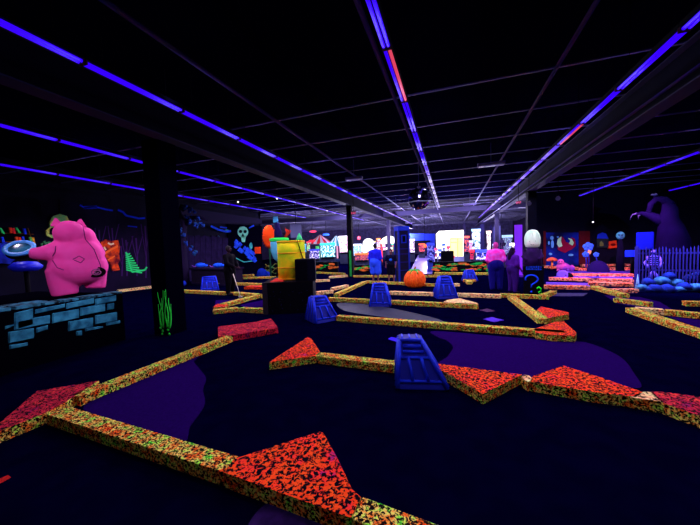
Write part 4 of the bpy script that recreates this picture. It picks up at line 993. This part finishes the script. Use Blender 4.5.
for s in (-1, 1): MB().ball((s*4*k, -2*k, 1*k), 1.5*k, 8).build('foot', MATS['creature_pink'], r)
g = at(564, 280); k = mpp(g); r = thing('violet_hooded_prop', 'violet ring shaped prop with a black hollow lying on the terrace', 'prop', g, facing(g))
MB().lathe([(3.2*k, -2*k), (5*k, -2.4*k), (5.4*k, 0), (4*k, 1.6*k), (3.2*k, 1.4*k)], 28, M=Matrix.Translation((-1*k, 0, 4.5*k)) @ Matrix.Rotation(PI/2-.2, 4, 'X')).build('ring', mat('hood_violet', '#6448c8', .8), r)
MB().ball((1.4*k, 1*k, 4*k), 4.2*k, 14, (1.5, .6, .9)).build('hollow', DARK, r)
# blue flowers
for px, py, rr_, lab in ((588, 247, 4.2, 'upper'), (585.5, 254.5, 2.8, 'lower left'), (596, 255, 2.3, 'right')):
    g = at(px, 270); k = mpp(g); zz = CZ+(238.6-py)*k
    r = thing('blue_flower_prop', lab+' blue flower right of the monster mural', 'flower prop', (g.x, g.y, 0), facing(g), 'blue flowers by the monster mural')
    m = MB()
    for j in range(5): a_ = j*2*PI/5+.4; m.ball((rr_*k*.55*math.cos(a_), 0, zz+rr_*k*.55*math.sin(a_)), rr_*k*.55, 10, (1, .5, 1))
    m.build('petals', mat('flower_blue', '#3a70e0', .8), r)
    MB().ball((0, -.12*rr_*k*3, zz), rr_*k*.3, 8).build('centre', mat('flower_centre', '#406cc0', .8), r)
    MB().tube([(0, .02, 0), (.03, .02, zz*.5), (0, .02, zz)], .025, 6).build('stem', DBLUE, r)
g = at(593, 270); k = mpp(g)
tag(MB().ball((0, 0, 1.6*k*1.8), 1.6*k, 10, (1, .6, 1.8)).build('orange_lantern', mat('lantern_orange', '#ffb060', .8), loc=at(589.5, 254.5, Y=g.y)), 'small pale orange lantern among the blue flowers', 'lantern')
# signs
r = thing('night_house_sign', 'small sign with a blue sky over a dim green house', 'sign')
m = MB(); back_shape(m, rect(597, 238, 608.5, 247.5), 19.86); m.build('board', mat('sign_dim_green', '#283c30', .9, .1, '#1c2430', scale=3), r)
m = MB(); back_shape(m, [(597, 238.5), (598, 234.5), (602, 232.5), (606, 233.5), (608.5, 238.5)], 19.84); m.build('sky', mat('sign_sky', '#1c38d0', .9), r)
m = MB(); back_shape(m, [(600, 246), (600, 243), (601.5, 241), (603.5, 243.5), (603.5, 246)], 19.82); m.build('house', mat('sign_house', '#708040', .9), r)
r = thing('orange_hole_sign', 'small orange red sign right of the night house sign', 'sign')
m = MB(); back_shape(m, [(609.5, 248.5), (609, 243), (611, 241), (616.5, 240.5), (617, 247.5)], 19.8, .2); m.build('board', mat('sign_orange_red', '#f04820', .9), r)
m = MB(); back_shape(m, circ(613.2, 244.6, 2.6, 1.3), 19.78); m.build('dark_oval', mat('oval_dark', '#701010', .9), r)
g = at(620, 271); k = mpp(g); zz = CZ+(237.6-236)*k; r = thing('teal_ghost_statue', 'dark cloaked figure with a round teal head near the small signs', 'statue', g, facing(g))
MB().ball((0, 0, zz), 3.4*k, 16, (1, .9, 1.15)).build('head', mat('ghost_teal', '#3c90a0', .8, .1, '#285870', scale=8), r)
MB().lathe([(3.4*k, 0), (3*k, zz*.5), (2*k, zz*.8), (1*k, zz-3*k)], 20).build('cloak', mat('cloak', '#0a0620', .9), r)
for s in (-1, 1): MB().ball((s*1.2*k, -3.0*k, zz+.6*k), .7*k, 8).build('eye', DARK, r)
g = at(598, 272); k = mpp(g); r = thing('dark_mound', 'dim violet mound on the upper terrace below the house sign', 'mound', g, facing(g))
m = MB(); m.ball((0, 0, 0), 9*k, 20, (1, .7, 1.3), jit=.02); m.build('mound', mat('mound_violet', '#1c0c48', .9), r)
# blue barrel and box
g = at(644, 275); k = mpp(g); z = lambda py: CZ+(236.7-py)*k
r = thing('blue_sheet_cutout', 'bright blue rounded board behind the picket fence', 'board', (g.x, g.y, 0), facing(g))
MB().box(-6.2*k, 6.5*k, 0, .1, z(250), z(232.5)).build('board', mat('board_blue', '#0818a0', .8), r, bevel=.04)
for s in (-1, 1): MB().cyl((s*4*k, .16, 0), (s*4*k, .16, z(240)), .05, n=8).build('leg', DARK, r)
g = at(632, 274); k = mpp(g); z = lambda py: CZ+(237-py)*k
r = thing('blue_sign_box', 'small bright blue box sign left of the picket fence', 'sign', (g.x, g.y, 0), facing(g))
MB().box(-5.5*k, 5.5*k, 0, .25, z(257), z(250.5)).build('box', mat('box_bright_blue', '#1430e8', .8), r, bevel=.02)
MB().cyl((0, .12, 0), (0, .12, z(256)), .06, n=8).build('leg', DARK, r)
# picket fence with posts
a, b = at(636, 288), at(712, 291); L = (b-a).length; d = (b-a).normalized(); k = mpp(a)
fz0 = (288-273)*k; fz1 = CZ+(237-249)*k
fz1 = CZ-(250-237)*k
r = thing('picket_fence', 'dark violet picket fence above the blue rocks', 'fence', (a.x, a.y, 0), math.atan2(d.y, d.x))
FM = mat('fence_violet', '#30267c', .8, .05); n = 22
for i in range(n+1):
    x = L*i/n; hgt = fz1*(1.08 if i == 0 else 1)+random.uniform(-.04, .04); w = .04 if i == 0 else .011
    m = MB().box(x-w, x+w, -.02, .02, 0, hgt); m.prism([(x-w, -.02), (x+w, -.02), (x+w, .02), (x-w, .02)], hgt, hgt+.06, top=[(x-.002, -.002), (x+.002, -.002), (x+.002, .002), (x-.002, .002)]); m.build('picket', FM, r)
for zz in (fz1*.88, fz1*.45): MB().box(0, L, .02, .05, zz, zz+.05).build('rail', FM, r)
# skeleton behind the fence
g = at(653, 283); k = mpp(g); z = lambda py: CZ+(236.6-py)*k
r = thing('violet_skeleton', 'hunched pale violet skeleton behind the picket fence', 'skeleton', (g.x, g.y, 0), facing(g)); SK = mat('bone_violet', '#5448c0', .8, .1)
MB().ball((0, 0, z(253)), 2.4*k, 14, (.9, .9, 1.1)).build('skull', SK, r)
for py in (257, 259, 261, 263, 265): MB().lathe([(3.6*k, z(py)-.012), (4*k, z(py)), (3.6*k, z(py)+.012)], 20).build('rib', SK, r)
MB().tube([(0, 0, z(255)), (0, .06, z(262)), (0, 0, z(270))], .05, 8).build('spine', SK, r)
MB().tube([(-3*k, 0, 0), (-2*k, -.2, z(275)), (0, 0, z(270)), (2*k, -.2, z(275)), (3*k, 0, 0)], .045, 8).build('legs', SK, r)
for s in (-1, 1): MB().tube([(s*3.5*k, 0, z(257)), (s*6*k, -.05, z(263)), (s*4*k, -.3, z(267))], .04, 8).build('arm', SK, r)
# rocks
random.seed(21)
rk = [(642, 285, 5), (648, 282, 5.5), (655, 286, 6), (662, 281, 6.5), (669, 276, 5.5), (667, 287, 6.5), (676, 283, 6.5), (684, 284, 6), (690, 278, 5), (696, 285, 6.5), (645, 289, 5), (660, 290, 5), (680, 290, 5), (698, 275, 5), (672, 291, 4)]
for i, (px, py, rr_) in enumerate(rk):
    g = at(px, 292 if py > 283 else 289.5); k = mpp(g); zz = max(.0, (289-py)*k-rr_*k*.4)
    m = MB(); m.ball((0, 0, rr_*k*.5), rr_*k*.86, 12, (1.1, .8, .78), jit=.13)
    o = m.build('blue_rock', mat('rock_blue', '#1430a8', .8, .2, '#0a1668', scale=7) if i % 3 else mat('rock_pale_highlight', '#4c90c8', .8, .1, '#0c2270', scale=5), loc=(g.x, g.y, zz), rz=facing(g))  # every third rock paler, with highlights put into its colour
    tag(o, 'rounded glowing blue rock in the heap below the picket fence', 'rock', 'blue rocks heaped below the picket fence')
g = at(637.5, 288.5); tag(MB().cyl((0, 0, 0), (0, 0, .42), .06, .004, n=8).build('white_spike', mat('spike_white', '#a0c8ff', .8), loc=(g.x, g.y, 0)), 'tiny pale spike at the left end of the blue rocks', 'spike')
# dark claw tree
g = at(672, 281); k = mpp(g); z = lambda py: CZ+(235.6-py)*k
r = thing('claw_tree', 'looming dark purple dead tree with a hooked claw branch, top right', 'tree', (g.x, g.y, 0), facing(g))
q = lambda px, py, d=0: Vector(((px-672)*k*.86, d, z(py)))
CT = mat('claw_tree_purple', (0.0024, 0.001, 0.014), .95, .0, (0.0018, 0.0008, 0.010), scale=2.5)
m = MB(); m.tube([Vector((0, 0, 0)), q(672, 262), q(672, 240), q(670, 228), q(668, 218), q(669, 210), q(667, 202)], [15*k, 14.5*k, 12*k, 9.5*k, 7*k, 6*k, 3.8*k], 16)
m.tube([q(669, 206), q(664, 199.5), q(658, 198), q(653.5, 203), q(652, 210), q(652, 215)], [4.5*k, 3.4*k, 3*k, 2.6*k, 2.4*k, 2.8*k], 12)
m.tube([q(666, 224), q(659, 218), q(652, 214), q(646, 211.5), q(641, 212)], [6*k, 4.5*k, 3.4*k, 2*k, 1.2*k], 12)
m.build('trunk', CT, r)
CLW = mat('claw_grey', '#2c2848', .9, .05)
for pts in ([(643, 211.5), (638, 212), (636, 215), (635.5, 218)], [(647, 212), (643, 213.5), (643, 217.5)], [(650, 213), (646, 211), (640, 211)]):
    MB().tube([q(*t) for t in pts], [1.0*k, .8*k, .5*k, .2*k][:len(pts)], 6).build('claw', CLW, r)
MB().ball(q(656, 193.5), 2*k, 10, (1.4, 1, .6)).build('bird', CLW, r)
MB().tube([q(657, 199), q(656, 193.5)], .03, 6).build('perch', CT, r)

# ================================================================== HALF WALLS WITH SPLATS
def half_wall(x0, x1, ytop, ybot, lab, seed):
    a = at(x0, ybot); b = at(x1, ybot); Yw = (a.y+b.y)/2; zt = CZ-(ytop-244.3)*mpp(a)
    a = at(x0, ybot); X0, X1 = a.x*Yw/a.y, b.x*Yw/b.y
    r = thing('black_half_wall', lab, 'half wall', (X0, Yw, 0))
    L = X1-X0; zt = at((x0+x1)/2, ytop, Y=Yw).z
    MB().box(0, L, 0, .15, 0, zt-.04).build('wall', mat('half_wall_black', '#07050f', .8), r); MB().box(-.03, L+.03, -.03, .18, zt-.04, zt).build('cap', DARK, r)
    random.seed(seed)
    for cn, cc in (('splat_green', '#20b848'), ('splat_orange', '#e87030')):
        m = MB()
        for j in range(int(L*6)):
            x = random.random()*L; zz = zt*random.uniform(.3, .85); w = random.uniform(.05, .17)
            m.ball((x, -.002, zz), w, 8, (1.7, .08, .4), jit=.2)
        m.build(cn, mat(cn, cc, .8), r)
half_wall(433, 500, 261.5, 273.5, 'black half wall with green and orange splats in front of the bright booth', 4)
half_wall(313, 338, 262, 272.5, 'black half wall with green and orange splats under the striped canopies', 9)
half_wall(354, 372, 265, 273.5, 'short black half wall right of the thin black post', 12)

# ================================================================== ARCADE BEYOND
def E(name, hexc, s=1.0): return mat('lit_'+name+hexc, hexc, .5, .3, emit=s)
def lit_mix(name, h1, h2, s, sc):
    nm = 'litmix_'+name
    if nm in MATS: return MATS[nm]
    m = mat(nm, h1, .5, .05, h2, emit=s*.9, scale=sc*3.2)
    cr = [n for n in m.node_tree.nodes if n.type == 'VALTORGB'][0].color_ramp
    cr.elements[0].position = .46; cr.elements[1].position = .56
    e = cr.elements.new(.40); e.color = rgb('#181030'); e = cr.elements.new(.5); e.color = rgb('#604070')
    return m
def base(px, py): 
    g = at(px, py); return g, mpp(g), (lambda y: CZ+((243+(-.03438)*(px-451))-y)*mpp(g))
# striped canopies (carousel like)
def canopy(px, py, w, ztop, zrim, c1, c2, lab, s=1.0):
    g, k, z = base(px, py); r = thing('striped_canopy_ride', lab, 'arcade ride', (g.x, g.y, 0), facing(g)); n = 20
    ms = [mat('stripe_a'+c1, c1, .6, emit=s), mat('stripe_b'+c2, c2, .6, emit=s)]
    m = MB(); c0 = m.bm.verts.new((0, 0, z(ztop))); ring = [m.bm.verts.new((w*k*math.cos(2*PI*i/n), w*k*math.sin(2*PI*i/n), z(zrim))) for i in range(n)]
    low = [m.bm.verts.new((v.co.x, v.co.y, z(zrim+1.4))) for v in ring]
    for i in range(n):
        f = m.bm.faces.new((ring[i], ring[(i+1) % n], c0)); f.material_index = i % 2
        f = m.bm.faces.new((low[i], low[(i+1) % n], ring[(i+1) % n], ring[i])); f.material_index = i % 2
    m.build('canopy', ms, r)
    MB().cyl((0, 0, 0), (0, 0, z(ztop)), 1*k, n=12).build('mast', mat('mast', '#606080', .5), r)
    MB().cyl((0, 0, 0), (0, 0, z(259)), w*k*.8, n=20).build('deck', mat('ride_deck', '#203058', .6), r)
    return g, k, z, r
g, k, z, r = canopy(321, 261.5, 11, 234.5, 242.5, '#d02838', '#c8b8c8', 'red and white striped canopy ride, far left of the post', .25)
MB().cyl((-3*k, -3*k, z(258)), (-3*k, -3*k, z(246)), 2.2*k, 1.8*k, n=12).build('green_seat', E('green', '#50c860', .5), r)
g, k, z, r = canopy(337, 261.5, 8.5, 235, 244.5, '#e8f0ff', '#3c98b0', 'white and teal striped canopy ride left of the post', .6)
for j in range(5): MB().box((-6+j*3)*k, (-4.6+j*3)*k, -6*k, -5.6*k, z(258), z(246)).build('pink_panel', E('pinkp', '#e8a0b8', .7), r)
def machine(px, py, x0, x1, top, scr, lab, name='arcade_machine', body='#101838', s=1.0, cat='arcade machine', sc=3.0, c2=None, deep=.45):
    g, k, z = base(px, py); r = thing(name, lab, cat, (g.x, g.y, 0), facing(g)); a, b = (x0-px)*k, (x1-px)*k
    zt = z(top); zm = zt*.42
    cb_ = MB().box(a, b, 0, deep, 0, zm).build('cabinet', mat('cab'+body, body, .5, .3), r, bevel=.02)
    MB().box(a+.02, b-.02, .08, deep-.05, zm, zt-.12).build('display', lit_mix(scr+(c2 or scr), scr, c2 or scr, s, sc), r)
    MB().box(a-.02, b+.02, .02, deep, zt-.14, zt).build('marquee', E('mq', scr, s*1.2), r)
    MB().box(a+.1, b-.1, -.12, .02, zm-.12, zm-.02).build('control_panel', DARK, cb_)
    return r
machine(328, 267, 321, 336, 243, '#20c8c8', 'glowing cyan prize machine under the canopies', s=1.1, c2='#c8ffff')
machine(316, 266, 310, 320, 249, '#3038b0', 'blue lit machine under the red canopy', s=.6, c2='#e0d8ff')
machine(345, 264, 340, 349.5, 236, '#fff0ff', 'overexposed white lit machine left of the thin post', s=2.0, c2='#ffb8d0')
machine(357, 264, 352.5, 362, 244, '#d8e8ff', 'white lit machine right of the thin post', s=1.4, c2='#50c0e0')
g, k, z = base(369, 263); r = thing('white_globe_lamp', 'big overexposed white globe light left of the man in blue', 'globe light', (g.x, g.y, 0), facing(g))
m = MB(); m.ball((0, 0, z(244)), 5.5*k, 20, (1, .8, 1)); m.ball((-3.5*k, 0, z(248.5)), 4.2*k, 16); m.ball((3.5*k, 0, z(248.5)), 4.2*k, 16); m.build('globe', E('globe', '#ffffff', 2.5), r)
MB().cyl((0, 0, 0), (0, 0, z(251)), 2*k, n=12).build('stand', mat('gstand', '#383060', .6), r)
machine(362, 265, 355, 369, 253, '#ff6830', 'orange lit low game cabinet below the white globe', s=.7, c2='#402030')
g, k, z = base(389.5, 262); r = thing('round_lamp_canopy', 'round white lit canopy above the boy', 'canopy light', (g.x, g.y, 0), facing(g))
MB().lathe([(8.2*k, z(243.5)), (8.4*k, z(241)), (6*k, z(238)), (2*k, z(236))], 28).build('canopy', E('canopy', '#fffce0', 1.8), r)
MB().lathe([(3*k, z(249.5)), (3.4*k, z(248)), (1*k, z(246.5))], 20).build('inner_lamp', E('inner', '#fff8e0', 1.8), r)
MB().cyl((5*k, 0, 0), (5*k, 0, z(242)), .8*k, n=8).build('pole', mat('pole_dark', '#202040', .6), r)
MB().box(-8*k, -6.6*k, 0, .2, 0, z(242)).build('red_panel', E('redp', '#ff4040', 1), r)
MB().lathe([(7*k, 0), (7*k, z(258)), (6*k, z(256))], 24).build('base', mat('base_navy', '#101440', .6), r)
# blue archway and machines around the passage
gq = at(417, 257); Yq = gq.y+4
r = thing('blue_archway', 'blue wall with a dark opening behind the passage', 'archway')
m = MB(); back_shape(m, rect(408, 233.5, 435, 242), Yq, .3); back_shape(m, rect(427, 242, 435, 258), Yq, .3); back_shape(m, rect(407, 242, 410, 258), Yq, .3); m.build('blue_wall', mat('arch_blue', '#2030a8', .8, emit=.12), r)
m = MB(); back_shape(m, rect(409, 240.5, 430, 242), Yq-.05, .1); m.build('lintel', DARK, r)
machine(421, 258, 419, 425, 243.5, '#ff5020', 'orange lit machine in the dark archway', s=.9, c2='#301828')
machine(412, 262, 408.5, 415, 239, '#f0c8ff', 'pale pink lit machine left of the passage', s=1.5, c2='#ffffff', deep=2.5)
machine(431, 272, 427.5, 434.5, 243, '#3040d0', 'blue violet standing panel right of the passage', s=.5, c2='#8090ff', body='#2838b0', deep=.4)
# bright booth
g = at(449, 262); Yb = 25.5
r = thing('bright_yellow_booth', 'overexposed white and yellow lit booth at the end of the hall', 'booth')
m = MB(); back_shape(m, [(437, 262), (436, 234), (439, 231), (463.5, 230), (463.5, 262)], Yb, .2); m.build('lit_back', E('boothw', '#fffce8', 1.6), r)
m = MB(); back_shape(m, rect(450, 238, 463, 258), Yb-.06, .05); m.build('yellow_panel', E('boothy', '#fff088', 1.2), r)
m = MB()
for x in (450, 457.5): back_shape(m, rect(x, 238, x+.6, 257), Yb-.1, .04)
back_shape(m, rect(450, 238, 463, 238.7), Yb-.1, .04); back_shape(m, rect(451, 242, 457, 242.5), Yb-.1, .04); m.build('mullions', mat('mull', '#a8a050', .6), r)
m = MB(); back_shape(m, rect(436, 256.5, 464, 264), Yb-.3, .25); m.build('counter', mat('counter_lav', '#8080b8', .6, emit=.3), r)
random.seed(2)
for j, (px, w, t, h) in enumerate(((440, 3.6, 249, '#4060ff'), (444, 3.2, 243.5, '#3058f0'), (448.5, 3, 246, '#d03858'), (436.3, 2.6, 248, '#e05070'), (453, 3, 256, '#d03050'))):
    machine(px, 266, px-w/2, px+w/2, t, h, ('blue and white|bright blue|red and white|pink|small red'.split('|')[j])+' lit game in front of the bright booth', s=1, c2='#ffffff', sc=2, deep=.4)
tag(MB().box(-.4, .4, 0, .4, 0, 1.0).build('dark_bin', DARK, loc=at(447.5, 266.5), bevel=.02), 'small dark bin on the half wall line by the booth', 'bin')
# windows and machines right of the booth
defs = [(467.5, 263, 464.5, 469.5, 236, '#ff6048', 'tall narrow red lit machine right of the booth', 1.0, '#3a2048'),
        (472, 266, 470, 474, 250, '#ff2840', 'short red machine beside the tall pillar', 1.0, '#a01030'),
        (476.5, 264, 472.5, 480.5, 229, '#8cc8e0', 'tall pale cyan lit window panel', .9, '#e8f0ff'),
        (478.5, 267, 476, 480.8, 250, '#2848e0', 'blue and white game right of the cyan panel', 1.0, '#ffffff'),
        (485, 267, 481, 490, 250, '#3a50ff', 'white and blue racing game left of the person in pink', 1.1, '#ffffff'),
        (489.5, 264, 487, 491, 231, '#ffe0c0', 'narrow warm lit strip machine above the person in pink', 1.0, '#ffffff'),
        (508, 268, 503, 512, 235, '#a0c8e0', 'pale blue lit window left of the white domed figure', .8, '#506090'),
        (513.3, 268, 510.5, 514.5, 243, '#fff4d8', 'small bright cream lamp cabinet above the long haired person', 1.6, '#ffffff'),
        (503, 268, 500, 504, 240, '#30285c', 'dark machine beside the pale blue window', .2, '#101028')]
for (px, py, x0, x1, t, h, lab, s, c2) in defs: machine(px, py, x0, x1, t, h, lab, s=s, c2=c2, sc=2)
# grey pillars and slanting wall right of the booth
for i, (px, w, py, hx) in enumerate(((465.5, 2, 262, '#302850'), (484, 4, 262, '#2c2858'), (493.5, 2.5, 262, '#181438'), (500, 6, 262, '#4a4878'), (497, 3, 262, '#3c386c'), (522.3, 2.5, 268, '#88a8c8'))):
    g, k, z = base(px, py); o = MB().box(-w*k/2, w*k/2, 0, .5, 0, z(222+i)).build('column_arcade', mat('pil'+hx, hx, .7), loc=(g.x, g.y+1.2, 0), rz=facing(g)); o['kind'] = 'structure'
g = at(468, 233, Y=24)
# hanging lit items
for px, py, hx, lab in ((313, 231.5, '#ff3c60', 'red neon sign above the striped canopies'), (326, 234.5, '#3068ff', 'blue lit sign between the canopies'), (312, 241, '#ff2030', 'red lit heart sign left of the red canopy'), (359, 238, '#ff4858', 'small red balloon light above the white lit machine'), (425, 246, '#ff5828', 'orange ball light in the archway')):
    g = at(px, py, Y=22.5); k = mpp(g); r = thing('hanging_lit_sign', lab, 'lit sign', g, facing(g))
    MB().ball((0, 0, 0), 1.6*k, 12, (2.2 if px in (313, 326, 312) else 1, .3, .7 if px in (313, 326, 312) else 1.2)).build('sign', E('hang', hx, 1.1), r)
    MB().cyl((0, 0, .0), (0, 0, ZT-g.z), .015, n=5).build('cord', DARK, r)
machine(350, 288.5, 349.6, 349.9, 280, '#202040', 'x') if False else None
g = at(349.5, 277.5); o = MB().box(-.02, .07, -.2, -.121, 0.03, 1.3).build('green_post_pad', mat('pad_green', '#1c8c38', .8), loc=(-4.75, 14.2, 0)); tag(o, 'green painted pad on the foot of the thin black post', 'pad')

# distant machines
random.seed(31)
far_cols = ['#ff70c8', '#60d0ff', '#ffffff', '#8060ff', '#ff9040', '#50ffa0', '#ff4060', '#c8d0ff', '#ffe080']
fx = [297, 301, 305.5, 309, 331, 347, 352, 374, 379, 384, 394, 398, 466, 471, 494, 498, 505, 509]
for i, px in enumerate(fx):
    w = random.uniform(2.4, 4.2); machine(px, 257.6+random.uniform(-.3, .5), px-w/2, px+w/2, random.uniform(238, 247), far_cols[(i*5) % 9], 'narrow glowing machine far back among the arcade lights', s=random.uniform(.7, 1.4), c2=far_cols[(i*4+2) % 9], sc=2.5)['group'] = 'distant arcade machines'
